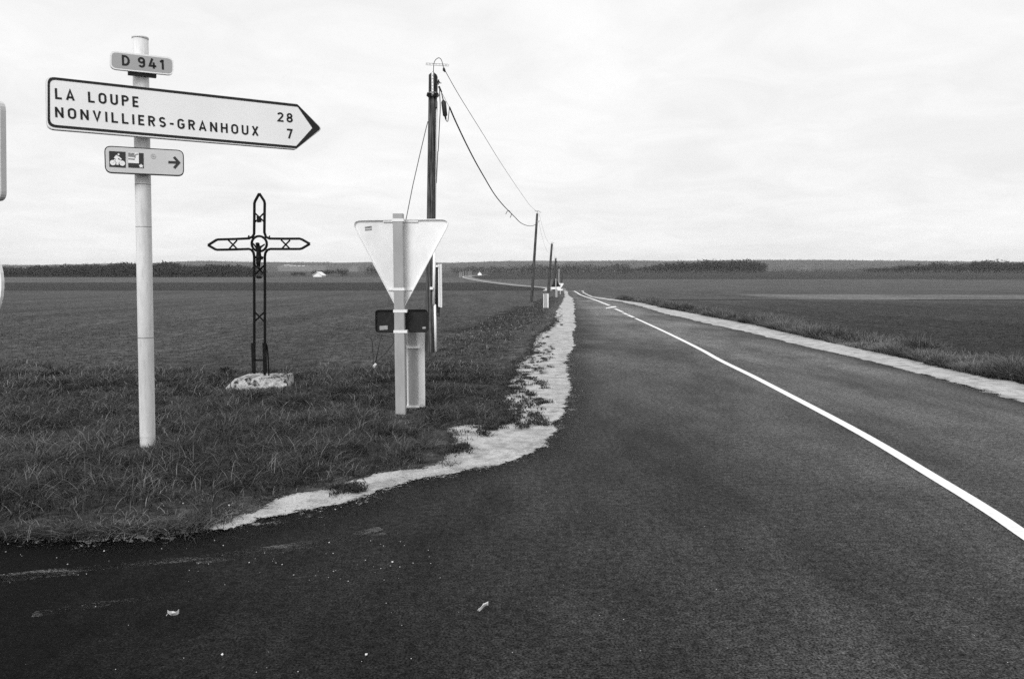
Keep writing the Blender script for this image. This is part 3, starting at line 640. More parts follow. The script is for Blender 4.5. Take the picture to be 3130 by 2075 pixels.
# ------------------------------------------------------------------ lettering as strokes (capital height 1)
def arc(cx, cy, rx, ry, a0, a1, n=12): return [(cx+rx*math.cos(R(a0+(a1-a0)*i/n)), cy+ry*math.sin(R(a0+(a1-a0)*i/n))) for i in range(n+1)]
hw = .075
GLY = {
 'L': (.50, [[(hw,1),(hw,hw),(.5,hw)]]), 'A': (.66, [[(.07,0),(.33,.94),(.59,0)], [(.17,.27),(.49,.27)]]),
 'O': (.62, [arc(.31,.69,.235,.235,0,180)+arc(.31,.31,.235,.235,180,360), 'c']), 'U': (.60, [[(hw,1)]+arc(.30,.30,.225,.225,180,360)+[(.525,1)]]),
 'P': (.56, [[(hw,0),(hw,.925)]+arc(.28,.715,.205,.21,90,-90)+[(hw,.505)]]), 'E': (.48, [[(.48,.925),(hw,.925),(hw,hw),(.48,hw)], [(hw,.51),(.43,.51)]]),
 'N': (.62, [[(hw,0),(hw,1)], [(.085,.93),(.535,.07)], [(.545,0),(.545,1)]]), 'V': (.64, [[(.07,1),(.32,.06),(.57,1)]]), 'I': (.15, [[(hw,0),(hw,1)]]),
 'R': (.56, [[(hw,0),(hw,.925)]+arc(.28,.72,.205,.205,90,-90)+[(hw,.515)], [(.27,.51),(.49,0)]]),
 'S': (.56, [arc(.28,.715,.2,.21,25,270)+arc(.28,.29,.2,.215,88,-155)]), 'G': (.60, [arc(.30,.69,.225,.235,25,180)+arc(.30,.30,.225,.225,180,360)+[(.525,.47),(.32,.47)]]),
 'H': (.60, [[(hw,0),(hw,1)], [(.525,0),(.525,1)], [(hw,.5),(.525,.5)]]), 'X': (.60, [[(.07,0),(.53,1)], [(.07,1),(.53,0)]]),
 'D': (.60, [[(hw,hw),(hw,.925)]+arc(.22,.5,.305,.425,90,-90), 'c']), '2': (.54, [arc(.27,.71,.2,.215,165,-35)+[(.08,hw),(.54,hw)]]),
 '8': (.56, [arc(.28,.725,.175,.2,0,345), 'c', arc(.28,.29,.205,.215,0,345), 'c']), '7': (.50, [[(0,.925),(.43,.925),(.17,0)]]),
 '9': (.56, [arc(.28,.70,.205,.225,0,345), 'c', [(.485,.70)]+arc(.28,.30,.205,.225,0,-150)]), '4': (.60, [[(.40,0),(.40,.62)], [(.30,1),(.075,.26),(.60,.26)]]),
 '1': (.34, [[(.24,0),(.24,1)], [(.03,.74),(.24,.93)]]), '-': (.32, [[(0,.42),(.32,.42)]])}
def lettering(mb, text, a, b_, height, frame, d, gap=.26, space=.42, w=.15, word=None):
    a = np.array(a); b_ = np.array(b_); tot = 0
    for i, ch in enumerate(text): tot += (space if ch == ' ' else GLY[ch][0]) + (gap if i < len(text)-1 else 0)
    ex = (b_-a)/tot; ey = np.array([0, height]); x = 0
    wi = 0
    for ch in text:
        if ch == ' ': x += space+gap; wi += 1; continue
        if word is not None and wi != word: x += GLY[ch][0]+gap; continue
        gw, st = GLY[ch]; i = 0
        while i < len(st):
            closed = i+1 < len(st) and st[i+1] == 'c'
            pts = [a+ex*(x+p[0])+ey*p[1] for p in st[i]]
            mb.stroke(pts, w*height, frame, d, closed); i += 2 if closed else 1
        x += gw+gap
def frame_at(base, ang, off):       # upright plate through a post, its width direction ang degrees right of straight ahead
    u = np.array([math.sin(R(ang)), math.cos(R(ang)), 0]); n = np.array([math.cos(R(ang)), -math.sin(R(ang)), 0])
    return (np.array([base[0], base[1], 0.])+n*off, u, np.array([0,0,1.]), n)
def uv(frame, px, py):
    o, u, v, n = frame; d = ray(px, py); c = np.array([0,0,EYE]); t_ = np.dot(o-c, n)/np.dot(d, n); q = c+d*t_-o
    return np.array([np.dot(q, u), np.dot(q, v)])
def rounded(corners, r, k=5):
    o = []; n = len(corners); rs = r if hasattr(r, '__len__') else [r]*n
    for i in range(n):
        p = np.array(corners[i]); a = np.array(corners[i-1])-p; c = np.array(corners[(i+1) % n])-p
        la, lc = np.linalg.norm(a), np.linalg.norm(c); a /= la; c /= lc; th = math.acos(max(-1, min(1, float(np.dot(a, c)))))
        tl_ = min(rs[i]/math.tan(th/2), la*.45, lc*.45); A = p+a*tl_; C = p+c*tl_
        for j in range(k+1):
            t_ = j/k; o.append((1-t_)**2*A+2*t_*(1-t_)*p+t_**2*C)
    return o
def inset(pts, d):
    n = len(pts); o = []; ar = sum(pts[i][0]*pts[(i+1)%n][1]-pts[(i+1)%n][0]*pts[i][1] for i in range(n)); sg = 1 if ar > 0 else -1
    for i in range(n):
        a = pts[i]-pts[i-1]; c = pts[(i+1)%n]-pts[i]; a = a/(np.linalg.norm(a)+1e-9); c = c/(np.linalg.norm(c)+1e-9)
        m_ = np.array([-a[1]-c[1], a[0]+c[0]]); l = np.linalg.norm(m_); m_ = m_/(l+1e-9); na = np.array([-a[1], a[0]])
        o.append(pts[i]+sg*m_*d*min(2.2, 1/max(.3, float(np.dot(m_, na)))))
    return o

# ------------------------------------------------------------------ direction signpost
pb = G(452, 1375); pt = atY(428.5, 119, pb[1]); sg = empty('direction_signpost', (pb[0], pb[1], pb[2]))
tag(sg, 'tall round signpost with white arrow panel, route plate D 941 and cycle route plate', 'signpost')
prad = .5*45/F*pb[1]
lerp = lambda a, b_, t_: np.array(a)+(np.array(b_)-np.array(a))*t_
mb = MB(); mb.tube([pb-np.array([0,0,.35])]+[lerp(pb, pt, k/12) for k in range(13)], prad, 28); post = mb.build('post', 'post', sg, True)
mb = MB(); mb.tube([pt-np.array([0,0,.004]), pt+np.array([0,0,.012])], prad*1.04, 28); mb.build('post_cap', 'alu', sg, True)
for py_, hh in ((552,.007),(680,.006),(1020,.009)):
    t_ = (1375-py_)/(1375-119); c = lerp(pb, pt, t_); mb = MB(); mb.tube([c-np.array([0,0,hh/2]), c+np.array([0,0,hh/2])], prad*1.015, 28)
    mb.build('seam_ring', 'alu_dull', post, True)
def post_at(py_): return lerp(pb, pt, (1375-py_)/(1375-119))
def zoom(x0, y0, s): return lambda x, y: (x0+x*s, y0+y*s)
Z1 = zoom(0, 80, 1000/2365); Z2 = zoom(300, 420, 300/2365)
def panel(parent, name, frame, outline, depth, face, rim, rimw, back='alu_dull'):
    p = MB().slab(outline, frame, -depth, 0).build(name, back, parent)
    MB().slab(inset(outline, rimw), frame, .0015, .0035).build('face_sheet', face, p)
    if rim: MB().ring(outline, inset(outline, rimw), frame, .002).build('rim', rim, p)
    return p
off = prad+.075
# arrow panel
c = post_at(330); fa = frame_at(c, 61.0, off); U = lambda x, y: uv(fa, *Z1(x, y))
outl = rounded([U(327,363), U(2148,563), U(2330,743), U(2138,893), U(333,745)], [.06, .03, .03, .03, .06])
pn_ = MB().slab(outl, fa, -.05, 0).build('arrow_panel', 'alu', sg)
MB().slab(inset(outl, .004), fa, .0015, .003).build('face_sheet', 'sign_white', pn_)
bo = rounded([U(344,366), U(2150,567), U(2320,741), U(2142,886), U(344,730)], [.055, .02, .025, .02, .055])
bi = rounded([U(360,386), U(2150,585), U(2257,738), U(2140,868), U(362,712)], [.045, .008, .008, .008, .045])
MB().ring(bo, bi, fa, .005).build('border', 'sign_black', pn_)
for txt, a, b_, hz_ in (('LA LOUPE', (400,527), (1001,588), 77), ('NONVILLIERS-GRANHOUX', (400,660), (1868,795), 75), ('28', (2004,690), (2116,699), 66), ('7', (2074,812), (2114,815), 68)):
    A, B = U(*a), U(*b_); hgt = np.linalg.norm(U(a[0], a[1]-hz_)-A)
    for wd_ in range(len(txt.split())): ml = MB(); lettering(ml, txt, A, B, hgt, fa, .0052, gap=.33 if len(txt) > 3 else .26, space=.42, w=.19, word=wd_); ml.build('lettering', 'sign_black', pn_)
mb = MB()
for y_ in (.12, .34):
    v0 = U(1000,790)[1]+y_; mb.box(fa[0]+fa[1]*0.05+fa[2]*v0-fa[3]*.062, (.9, .024, .03), fa[1], fa[3], fa[2])
mb.build('back_rail', 'alu', pn_)
# route plate
c = post_at(195); fr = frame_at(c, 60.0, off-.01); U = lambda x, y: uv(fr, *Z1(x, y))
outl = rounded([U(796,178), U(1256,230), U(1254,357), U(793,310)], .05); pl = panel(sg, 'route_plate', fr, outl, .035, 'plate_yellow', 'sign_white', .012, 'alu')
A, B = U(883,285), U(1186,318)
for wd_ in (0, 1): ml = MB(); lettering(ml, 'D 941', A, B, np.linalg.norm(U(883,212)-A), fr, .005, gap=.3, space=.06, w=.20, word=wd_); ml.build('lettering', 'sign_black', pl)
mb = MB(); v0 = U(1020,340)[1]; mb.box(fr[0]+fr[2]*v0-fr[3]*.045, (.22, .05, .035), fr[1], fr[3], fr[2]); mb.build('bracket', 'black_paint', pl)
# cycle plate
c = post_at(490); fc = frame_at(c, 66.0, off-.01); U = lambda x, y: uv(fc, *Z2(x, y))
outl = rounded([U(143,200), U(2065,312), U(2072,940), U(165,857)], .055); pl = panel(sg, 'cycle_plate', fc, outl, .035, 'plate_light', 'plate_green', .0085, 'plate_green')
quad = lambda *p: [U(*q) for q in p]
MB().slab(quad((262,333),(660,355),(666,738),(270,714)), fc, .004, .005).build('pictogram_field', 'plate_green', pl)
bk = MB(); wr = np.linalg.norm(U(360,615)-U(290,612))
for cx_, cy_ in ((355,615),(580,628)):
    o_ = U(cx_, cy_); bk.slab([o_+wr*np.array([math.cos(a), math.sin(a)]) for a in np.linspace(0, 2*math.pi, 24)[:-1]], fc, .0055, .0065)
hd = U(492,415); bk.slab([hd+wr*.36*np.array([math.cos(a), math.sin(a)]) for a in np.linspace(0, 2*math.pi, 14)[:-1]], fc, .0055, .0065)
for i, (pts, w_) in enumerate((([(475,455),(418,525)], .030), ([(478,468),(562,540)], .012), ([(420,535),(520,565),(585,628)], .012), ([(430,545),(470,610),(462,668)], .018), ([(400,535),(355,615)], .008), ([(505,575),(470,612)], .016))):
    bk.stroke([U(*p) for p in pts], w_, fc, .0068+.0003*i)
bk.build('cyclist_pictogram', 'sign_white', pl)
MB().slab(quad((722,362),(980,380),(982,632),(724,618)), fc, .004, .005).build('logo_picture', 'sign_white', pl)
lg = MB(); lg.slab(quad((725,372),(878,383),(862,485),(726,470)), fc, .0052, .0058); lg.slab(quad((722,505),(885,520),(882,552),(722,535)), fc, .0052, .0058)
lg.stroke([U(880+60*math.cos(a), 470-60*math.sin(a)) if 0 else U(945+62*math.cos(a), 468-55*math.sin(a)) for a in np.linspace(1.2, 3.8, 9)], .010, fc, .0059); lg.build('logo_print', 'print_mid', pl)
lg = MB(); lg.slab(quad((980,380),(1095,388),(1098,752),(984,744)), fc, .0051, .0056); lg.slab(quad((724,622),(983,634),(984,742),(728,730)), fc, .0051, .0056); lg.build('logo_frame', 'plate_green', pl)
s0 = U(1035,695); rr = np.linalg.norm(U(1090,698)-s0)
MB().slab([s0+rr*(1.05 if k % 2 == 0 else .62)*np.array([math.sin(k*math.pi/5), math.cos(k*math.pi/5)]) for k in range(10)], fc, .006, .0068).build('logo_star', 'sign_white', pl)
s1 = U(1330,465); rr = np.linalg.norm(U(1395,468)-s1); st = MB()
st.ring([s1+rr*np.array([math.cos(a), math.sin(a)]) for a in np.linspace(0, 2*math.pi, 25)[:-1]], [s1+rr*.80*np.array([math.cos(a), math.sin(a)]) for a in np.linspace(0, 2*math.pi, 25)[:-1]], fc, .005)
for dx_ in (-.35, 0, .35): st.stroke([s1+rr*np.array([dx_, -.4]), s1+rr*np.array([dx_*.8, .4])], rr*.16, fc, .005)
st.build('round_sticker', 'print_faint', pl)
ar = MB(); ww = np.linalg.norm(U(1700,575)-U(1700,636))
ar.stroke([U(1690,603), U(1930,612)], ww, fc, .0050); ar.stroke([U(1825,478), U(1945,612), U(1830,745)], ww, fc, .0056); ar.build('arrow', 'plate_green', pl)

# ------------------------------------------------------------------ sign cut by the frame on the left
fb = np.array([-3.72, 5.15, 0.]); s2 = empty('edge_signpost', (fb[0]-.55, fb[1]+.35, 0)); tag(s2, 'signpost at the junction of which only panel edge and round disc rim show', 'signpost')
f2 = (np.array([fb[0], fb[1], 0]), np.array([math.sin(R(112)), math.cos(R(112)), 0]), np.array([0,0,1.]), np.array([math.cos(R(112)), -math.sin(R(112)), 0]))
U = lambda x, y: uv(f2, x, y)
a_, b_ = U(1,303), U(4,613); wd = 1.0
outl = rounded([a_+np.array([-wd,0]), a_, b_, b_+np.array([-wd,0])], .06)
p2 = MB().slab(outl, f2, -.035, 0).build('panel', 'alu', s2); MB().slab(inset(outl, .004), f2, .001, .003).build('face_sheet', 'sign_white', p2)
MB().ring(inset(outl, .016), inset(outl, .05), f2, .005).build('border', 'sign_black', p2)
pcx = a_[0]-wd*.5; pz = f2[0]+f2[1]*pcx-f2[3]*.11
MB().tube([(pz[0], pz[1], -.3), (pz[0], pz[1], 3.0)], .05, 20).build('post', 'post', s2, True)
dc = U(4,858); rd = .32; th = np.linspace(0, 2*math.pi, 41)[:-1]
disc = [np.array([dc[0]-rd, dc[1]])+rd*np.array([math.cos(a), math.sin(a)]) for a in th]
p3 = MB().slab(disc, f2, -.02, 0).build('round_plate', 'sign_white', s2)

# ------------------------------------------------------------------ iron cross on its plinth
YC = 11.1; Zc = zoom(620, 580, 340/1666); Zd = zoom(600, 560, 400/950)
K = lambda x, y: atY(*Zc(x, y), YC); K2 = lambda x, y: atY(*Zd(x, y), YC)
st0 = G(783, 1193); cb_ = K2(462, 1385); cross = empty('wayside_cross', (cb_[0], YC, .1)); tag(cross, 'black wrought iron wayside cross with small figure on lichened stone slab', 'cross')
br = 4.1/F*YC
def bar(parent, name, pts, r=br, n=6, mat='iron'): return MB().tube(pts, r, n).build(name, mat, parent)
def round_path(pts, k=5, f=.5):
    P = [np.array(p, float) for p in pts]; o = [P[0]]
    for i in range(1, len(P)-1):
        a = P[i]+(P[i-1]-P[i])*f*.5; c_ = P[i]+(P[i+1]-P[i])*f*.5
        for j in range(k+1): t_ = j/k; o.append((1-t_)**2*a+2*t_*(1-t_)*P[i]+t_**2*c_)
    o.append(P[-1]); return o
bar(cross, 'frame_bar', [K(690,728), K(745,705), K(768,660), K(771,430), K(773,205), K(783,172), K(845,58)])
bar(cross, 'frame_bar', [K(846,58), K(918,168), K(927,205), K(924,430), K(922,640), K(945,708), K(1000,733)])
bar(cross, 'frame_bar', [K(700,730), K(460,740), K(235,746), K(205,752), K(80,831)])
bar(cross, 'frame_bar', [K(80,831), K(185,892), K(215,900), K(450,896), K(690,888), K(730,902), K(758,940), K(770,1000), K2(420,640), K2(421,900), K2(421,1160), K2(421,1382)])
bar(cross, 'frame_bar', [K(1000,733), K(1240,735), K(1450,734), K(1485,745), K(1602,812)])
bar(cross, 'frame_bar', [K(1602,812), K(1490,878), K(1455,888), K(1240,889), K(1010,888), K(965,905), K(938,945), K(929,1000), K2(498,640), K2(498,900), K2(498,1160), K2(497,1392)])
rc = K(845,810); rr = np.linalg.norm(K(958,810)-rc)
bar(cross, 'ring', [rc+rr*np.array([math.cos(a), 0, math.sin(a)]) for a in np.linspace(0, 2*math.pi, 37)], br*.95)
def brace(a, b_, c_, d, r=br*.62):
    m_ = MB(); m_.tube([a, b_], r, 6); m_.tube([c_+np.array([0,.012,0]), d+np.array([0,.012,0])], r, 6); return m_.build('cross_brace', 'iron', cross)
brace(K(378,752), K(515,888), K(508,757), K(388,888)); brace(K(1172,752), K(1308,888), K(1302,755), K(1178,885))
brace(K(782,352), K(918,482), K(908,352), K(782,482)); brace(K(785,1135), K(915,1262), K(912,1135), K(785,1262)); brace(K2(425,935), K2(492,1002), K2(492,935), K2(425,1002))
bp = MB(); c_ = K(848,445); bp.box(c_-np.array([0,.02,0]), (.055, .02, .085), (1,0,.1), (0,1,0), (-.1,0,1)); bp.build('title_plate', 'iron', cross)
bp = MB(); c_ = K(848,1312); bp.box(c_-np.array([0,.015,0]), (.058, .05, .035)); bp.build('foot_bracket', 'iron', cross)
for a in ((692,712),(1002,718)): bp = MB(); bp.tube([K(*a)-np.array([.012,0,.02]), K(*a)+np.array([.0,0,.028])], [.016,.008], 6); bp.build('rivet', 'iron', cross)
bar(cross, 'cross_bar', [K2(425,1283), K2(495,1283)], br*.9)
for x_ in (417, 499):
    bp = MB(); a, b_ = K2(x_,1158), K2(x_,1372); bp.box((a+b_)/2-np.array([0,.012,0]), (.046, .035, a[2]-b_[2])); bp.build('splint', 'iron', cross)
bar(cross, 'side_rod', round_path([K2(505,1160), K2(515,1185), K2(523,1290), K2(527,1400)]), .011)
# small figure: one skinned body
fk = lambda x, y, dy=-.035: K(x, y)+np.array([0, dy, 0])
sk = [(fk(850,985),.030,.026), (fk(848,930),.024,.020), (fk(846,880,-.045),.033,.025), (fk(842,845,-.045),.017,.015), (fk(838,812,-.058),.022,.024), (fk(838,790,-.058),.016,.018),
      (fk(815,862,-.04),.012,.012), (fk(782,830),.009,.009), (fk(757,800,-.02),.008,.008), (fk(878,862,-.04),.012,.012), (fk(908,840),.009,.009), (fk(938,815,-.02),.008,.008),
      (fk(836,1020),.020,.020), (fk(836,1085,-.055),.015,.016), (fk(842,1150),.010,.011), (fk(846,1185,-.05),.010,.014), (fk(866,1020),.020,.020), (fk(862,1085,-.055),.015,.016), (fk(856,1150),.010,.011), (fk(850,1185,-.05),.009,.014)]
se = [(0,1),(1,2),(2,3),(3,4),(4,5),(2,6),(6,7),(7,8),(2,9),(9,10),(10,11),(0,12),(12,13),(13,14),(14,15),(0,16),(16,17),(17,18),(18,19)]
me = bpy.data.meshes.new('figure'); base = np.array(cross.location); me.from_pydata([tuple(p-base) for p, _, _ in sk], se, [])
fo = bpy.data.objects.new('figure', me); col.objects.link(fo); fo.parent = cross; me.materials.append(M['iron'])
md = fo.modifiers.new('Skin', 'SKIN'); md.use_smooth_shade = True
for i, (_, a, b_) in enumerate(sk): me.skin_vertices[0].data[i].radius = (a*1.45, b_*1.4); me.skin_vertices[0].data[i].use_root = (i == 0)
fo.modifiers.new('Subdivision', 'SUBSURF').levels = 2; fo.modifiers[-1].render_levels = 2
lc = MB(); lc.tube([fk(822,990), fk(820,1015), fk(826,1040)], [.012,.026,.014], 8); lc.tube([fk(848,990,-.045), fk(850,1020,-.045), fk(850,1048,-.05)], [.028,.034,.022], 10, flat=.7); lc.tube([fk(880,1000,-.03), fk(900,1015,-.03), fk(898,1050,-.03)], [.012,.020,.008], 8); lc.build('loincloth', 'iron', fo, True)
# plinth: rough bevelled slab, broken corner
a = atY(668,1200,10.72); b_ = atY(884,1190,10.72); ta = atY(716,1158,10.80); tb = atY(870,1157,10.80); zt = (ta[2]+tb[2])/2
nx, ny = 34, 6; V = []; fs = []
prl = []
for s_ in range(nx+1):
    t_ = s_/nx; lo_ = lerp((a[0], 10.72, -.08), (b_[0], 10.72, -.08), t_); up_ = lerp((ta[0], 10.82, zt), (tb[0], 10.82, zt), t_); bk1 = np.array([up_[0]*.9+cross.location[0]*.1, 11.38, zt]); bk0 = np.array([lo_[0]*.75+cross.location[0]*.25, 11.45, -.08])
    for k in range(ny+1): prl.append(lerp(lo_, up_, k/ny))
    for k in range(1, 5): prl.append(lerp(up_, bk1, k/4))
    prl.append(bk0)
rw = ny+6; V = np.array(prl)
for i in range(nx):
    for k in range(rw-1): fs.append((i*rw+k, (i+1)*rw+k, (i+1)*rw+k+1, i*rw+k+1))
fs += [tuple(range(rw))[::1], tuple(nx*rw+k for k in range(rw))[::-1]]
nz_ = np.array([mnoise.fractal(Vector(p)*9, .8, 2.0, 5) for p in V]); nz2 = np.array([mnoise.noise(Vector(p)*22) for p in V])
V[:,1] -= .010*nz_+.010*nz2; V[:,2] += .006*nz_; V[:,0] += .008*nz2
mb = MB(); mb.add(V, fs); mb.build('plinth', 'stone', cross)
mb = MB(); cr = [atY(705,1157,10.74), atY(707,1166,10.735), atY(704,1176,10.72), atY(706,1184,10.70)]; mb.tube(cr, .006, 5); mb.build('crack', 'black_paint', cross)

# ------------------------------------------------------------------ yield sign seen from behind
yb = G(1227, 1264); YS = yb[1]; ysn = empty('yield_sign', yb); tag(ysn, 'inverted triangle road sign seen from behind on grey post with dark plate below', 'road sign')
Zt = zoom(1050, 620, 370/853); T = lambda x, y: atY(*Zt(x, y), YS); fy = (np.array([0, YS+.075, 0]), np.array([1.,0,0]), np.array([0,0,1.]), np.array([0,-1.,0])); U = lambda x, y: uv(fy, *Zt(x, y))
sq = lambda p0, p1, wx, wy: rounded([(-wx/2,-wy/2),(wx/2,-wy/2),(wx/2,wy/2),(-wx/2,wy/2)], .012, 3)
def boxpost(p0, p1, wx, wy, name, mat, parent):
    o = sq(p0, p1, wx, wy); n = len(o); V = [(p[0]+q[0], p[1]+q[1], p[2]) for p in (p0, p1) for q in o]
    m_ = MB(); m_.add(V, [tuple(range(n))[::-1], tuple(range(n, 2*n))]+[(i, (i+1)%n, n+(i+1)%n, n+i) for i in range(n)]); return m_.build(name, mat, parent)
pb_ = T(406,1480); ptp = T(386,78); wpost = 72*.4338/F*YS
boxpost(np.array([pb_[0], YS, -.35]), np.array([ptp[0], YS, ptp[2]]), wpost, .10, 'post', 'alu_dull', ysn)
tri = rounded([U(48,122), U(764,113), U(400,790)], [.075, .075, .05], 7)
tp = MB().slab(tri, fy, -.004, 0).build('triangle_plate', 'bright_metal', ysn)
rim = MB(); tin = inset(tri, .009); o_, u_, v_, n_ = fy; nn = len(tri)
Vv = [o_+u_*p[0]+v_*p[1]+n_*d for d, ring_ in ((-.02, tri), (.022, tri), (.022, tin), (0.001, tin)) for p in ring_]
rim.add(Vv, [(k*nn+i, k*nn+(i+1) % nn, (k+1)*nn+(i+1) % nn, (k+1)*nn+i) for k in range(3) for i in range(nn)]); rim.build('rim', 'bright_metal', tp)
for (x0, x1, y_) in ((280,525,131),(318,492,612)):
    p, q = U(x0, y_), U(x1, y_); m_ = MB(); m_.slab([p+np.array([0,-.008]), q+np.array([0,-.008]), q+np.array([0,.008]), p+np.array([0,.008])], fy, .001, .016); m_.build('stiffener', 'bright_metal', tp)
def clamp(y_, xc, parent, wx=wpost, xtra=0, Yp=YS, T_=T):
    c_ = T_(xc, y_); m_ = MB(); m_.box((c_[0]+xtra/2, Yp-.004, c_[2]), (wx+.016+xtra, .10, .030)); return m_.build('clamp', 'clamp', parent)
for y_, xc, ex_ in ((124,386,0),(608,392,0),(762,396,.02),(905,398,.02)): clamp(y_, xc, ysn, xtra=ex_)
m_ = MB(); m_.slab([U(150,170), U(199,163), U(201,176), U(151,183)], fy, .001, .002); m_.slab([U(152,188), U(200,182), U(201,192), U(153,198)], fy, .001, .002); m_.build('sticker', 'print_mid', tp)
# dark distance plate
outl = rounded([U(224,752), U(597,748), U(599,912), U(226,914)], .045, 6)
dp = MB().slab(outl, fy, -.004, 0).build('dark_plate', 'black_paint', ysn)
rim = MB(); tin = inset(outl, .010); nn = len(outl); Vv = [o_+u_*p[0]+v_*p[1]+n_*d for d, ring_ in ((-.005, outl), (.025, outl), (.025, tin), (0.001, tin)) for p in ring_]
rim.add(Vv, [(k*nn+i, k*nn+(i+1) % nn, (k+1)*nn+(i+1) % nn, (k+1)*nn+i) for k in range(3) for i in range(nn)]); rim.build('rim', 'sign_black', dp)
m_ = MB(); m_.slab([U(254,868), U(311,864), U(312,892), U(255,896)], fy, .001, .002); m_.build('sticker', 'print_faint', dp); m_ = MB(); m_.slab([U(556,874), U(578,872), U(579,886), U(557,888)], fy, .001, .002); m_.build('sticker', 'print_faint', dp)
# delineator behind it
vb = G(1270, 1250); YV = vb[1]; dl = empty('roadside_delineator', vb); tag(dl, 'narrow white delineator board clamped to a grey post behind the yield sign', 'delineator')
TV = lambda x, y: atY(*Zt(x, y), YV)
def delineator(dl, xl, xr, xp0, xp1, y0, y1, Yv, T_, clamps):
    a, b_ = T_(xl, y0), T_(xr, y1); nseg = 10; V = []
    w_ = b_[0]-a[0]
    for zz_ in (b_[2], a[2]):
        for k in range(nseg+1):
            th = math.pi*k/nseg; V.append((a[0]+w_*(.5-.5*math.cos(th)), Yv+.05+.06*math.sin(th), zz_))
    m_ = MB(); m_.add(V, [(k, k+1, nseg+2+k, nseg+1+k) for k in range(nseg)]+[tuple(range(nseg+1, 2*nseg+2))]); 
    m_.box(((a[0]+.02), Yv+.046, (a[2]+b_[2])/2), (.042, .006, a[2]-b_[2])); m_.box((b_[0]-.05, Yv+.046, (a[2]+b_[2])/2), (.10, .006, a[2]-b_[2]))
    m_.build('board', 'white_plastic', dl)
    p = T_((xp0+xp1)/2, y1); q = T_((xp0+xp1)/2, y0); boxpost(np.array([p[0], Yv, float(prof(Yv))-.3]), np.array([p[0], Yv, q[2]+.02]), T_(xp1, y1)[0]-T_(xp0, y1)[0], .05, 'post', 'alu_dull', dl)
    for y_ in clamps:
        c_ = T_((xp0+xp1)/2, y_); k_ = MB(); k_.box((c_[0], Yv, c_[2]), (T_(xp1, y1)[0]-T_(xp0, y1)[0]+.05, .09, .022)); k_.build('clamp', 'clamp', dl)
delineator(dl, 437, 573, 461, 522, 800, 1442, YV, TV, (1015, 1432))
vb2 = G(1667, 941); dl2 = empty('roadside_delineator', vb2); tag(dl2, 'squat white delineator board standing below the second and third telegraph poles', 'delineator')
TV2 = lambda x, y: atY(x, y, vb2[1])
delineator(dl2, 1661, 1677, 1665, 1671, 898, 941, vb2[1], TV2, ())

# ------------------------------------------------------------------ telegraph poles
def telegraph(base, top, r0, r1, label, arm=True, n=14):
    o = empty('telegraph_pole', base); tag(o, label, 'pole', 'telegraph poles along the road')
    m_ = MB(); m_.tube([base-np.array([0,0,.4])]+[lerp(base, top, k/10) for k in range(11)], [r0*1.03]+[r0+(r1-r0)*k/10 for k in range(11)], n); m_.build('shaft', 'wood', o, True)
    return o
b1 = G(1313, 1078); Y1 = b1[1]; Zp = zoom(1240, 160, 200/1045); Q = lambda x, y, dy=0: atY(*Zp(x, y), Y1+dy); sc_ = Y1/F
top1 = Q(430, 400); tp1 = telegraph(b1, top1, 14.5*sc_, 11.6*sc_, 'tall creosoted telegraph pole with pointed top and white conduit behind yield sign')
m_ = MB(); hwp = 13*sc_
for (yy0, yy1) in ((380, 690),):
    a = Q(374, yy0); b_ = Q(504, yy0); c_ = Q(504, yy1); d = Q(374, yy1); ap = Q(440, 322); V = []
    for dy in (-hwp, hwp): V += [(p[0], Y1+dy, p[2]) for p in (a, ap, b_, c_, d)]
    m_.add(V, [(4,3,2,1,0),(5,6,7,8,9)]+[(i, (i+1)%5, 5+(i+1)%5, 5+i) for i in range(5)])
m_.build('pole_head', 'wood', tp1)
m_ = MB(); c_ = Q(492, 740); m_.box((c_[0], Y1-.05, c_[2]), (.03, .06, .36)); m_.build('batten', 'wood', tp1)
m_ = MB(); a, b_ = Q(430, 318, -.13), Q(426, 630, -.13); m_.box(((a[0]+b_[0])/2, Y1-.13, (a[2]+b_[2])/2), (.034, .02, a[2]-b_[2])); st_ = m_.build('metal_strip', 'clamp', tp1)
for k in range(5):
    p = Q(429, 370+k*55, -.142); m_ = MB(); m_.tube([(p[0], p[1]-.003, p[2]), (p[0], p[1]+.01, p[2])], .007, 8); m_.build('bolt', 'wire', st_)
m_ = MB(); c_ = Q(435, 685); m_.tube([c_-np.array([0,0,.04]), c_-np.array([0,0,.015]), c_+np.array([0,0,.015]), c_+np.array([0,0,.04])], [.10,.125,.125,.10], 16); cl1 = m_.build('collar', 'alu_dull', tp1)
m_ = MB()
for x_ in (365, 400, 470, 505): c_ = Q(x_, 680, -.11); m_.tube([c_+np.array([-.02,0,-.03]), c_+np.array([.0,-.02,.035])], .024, 7)
m_.build('collar_bolt', 'black_paint', cl1)
m_ = MB(); m_.tube([Q(505,470), Q(540,475), Q(545,500)], .013, 7); m_.tube([Q(515,450), Q(535,452)], .016, 8); m_.tube([Q(520,470), Q(522,520)], .012, 7); m_.tube([Q(545,495), Q(572,495)], .008, 6); m_.build('hook_bracket', 'wire', tp1)
# thin perforated crossarm above the head
a, b_ = Q(322, 190), Q(682, 210); m_ = MB(); up = np.array([0,0,.018])
m_.tube([a+up, b_+up], .0035, 5); m_.tube([a-up, b_-up], .0035, 5)
for k in range(15): p = lerp(a, b_, k/14); m_.tube([p-up, p+up+np.array([.012*(-1)**k,0,0])], .003, 4)
m_.build('lattice_arm', 'wire', tp1)
m_ = MB(); m_.tube([Q(430, 340, -.09), Q(436, 200, -.02)], .007, 6); m_.build('arm_stem', 'clamp', tp1)
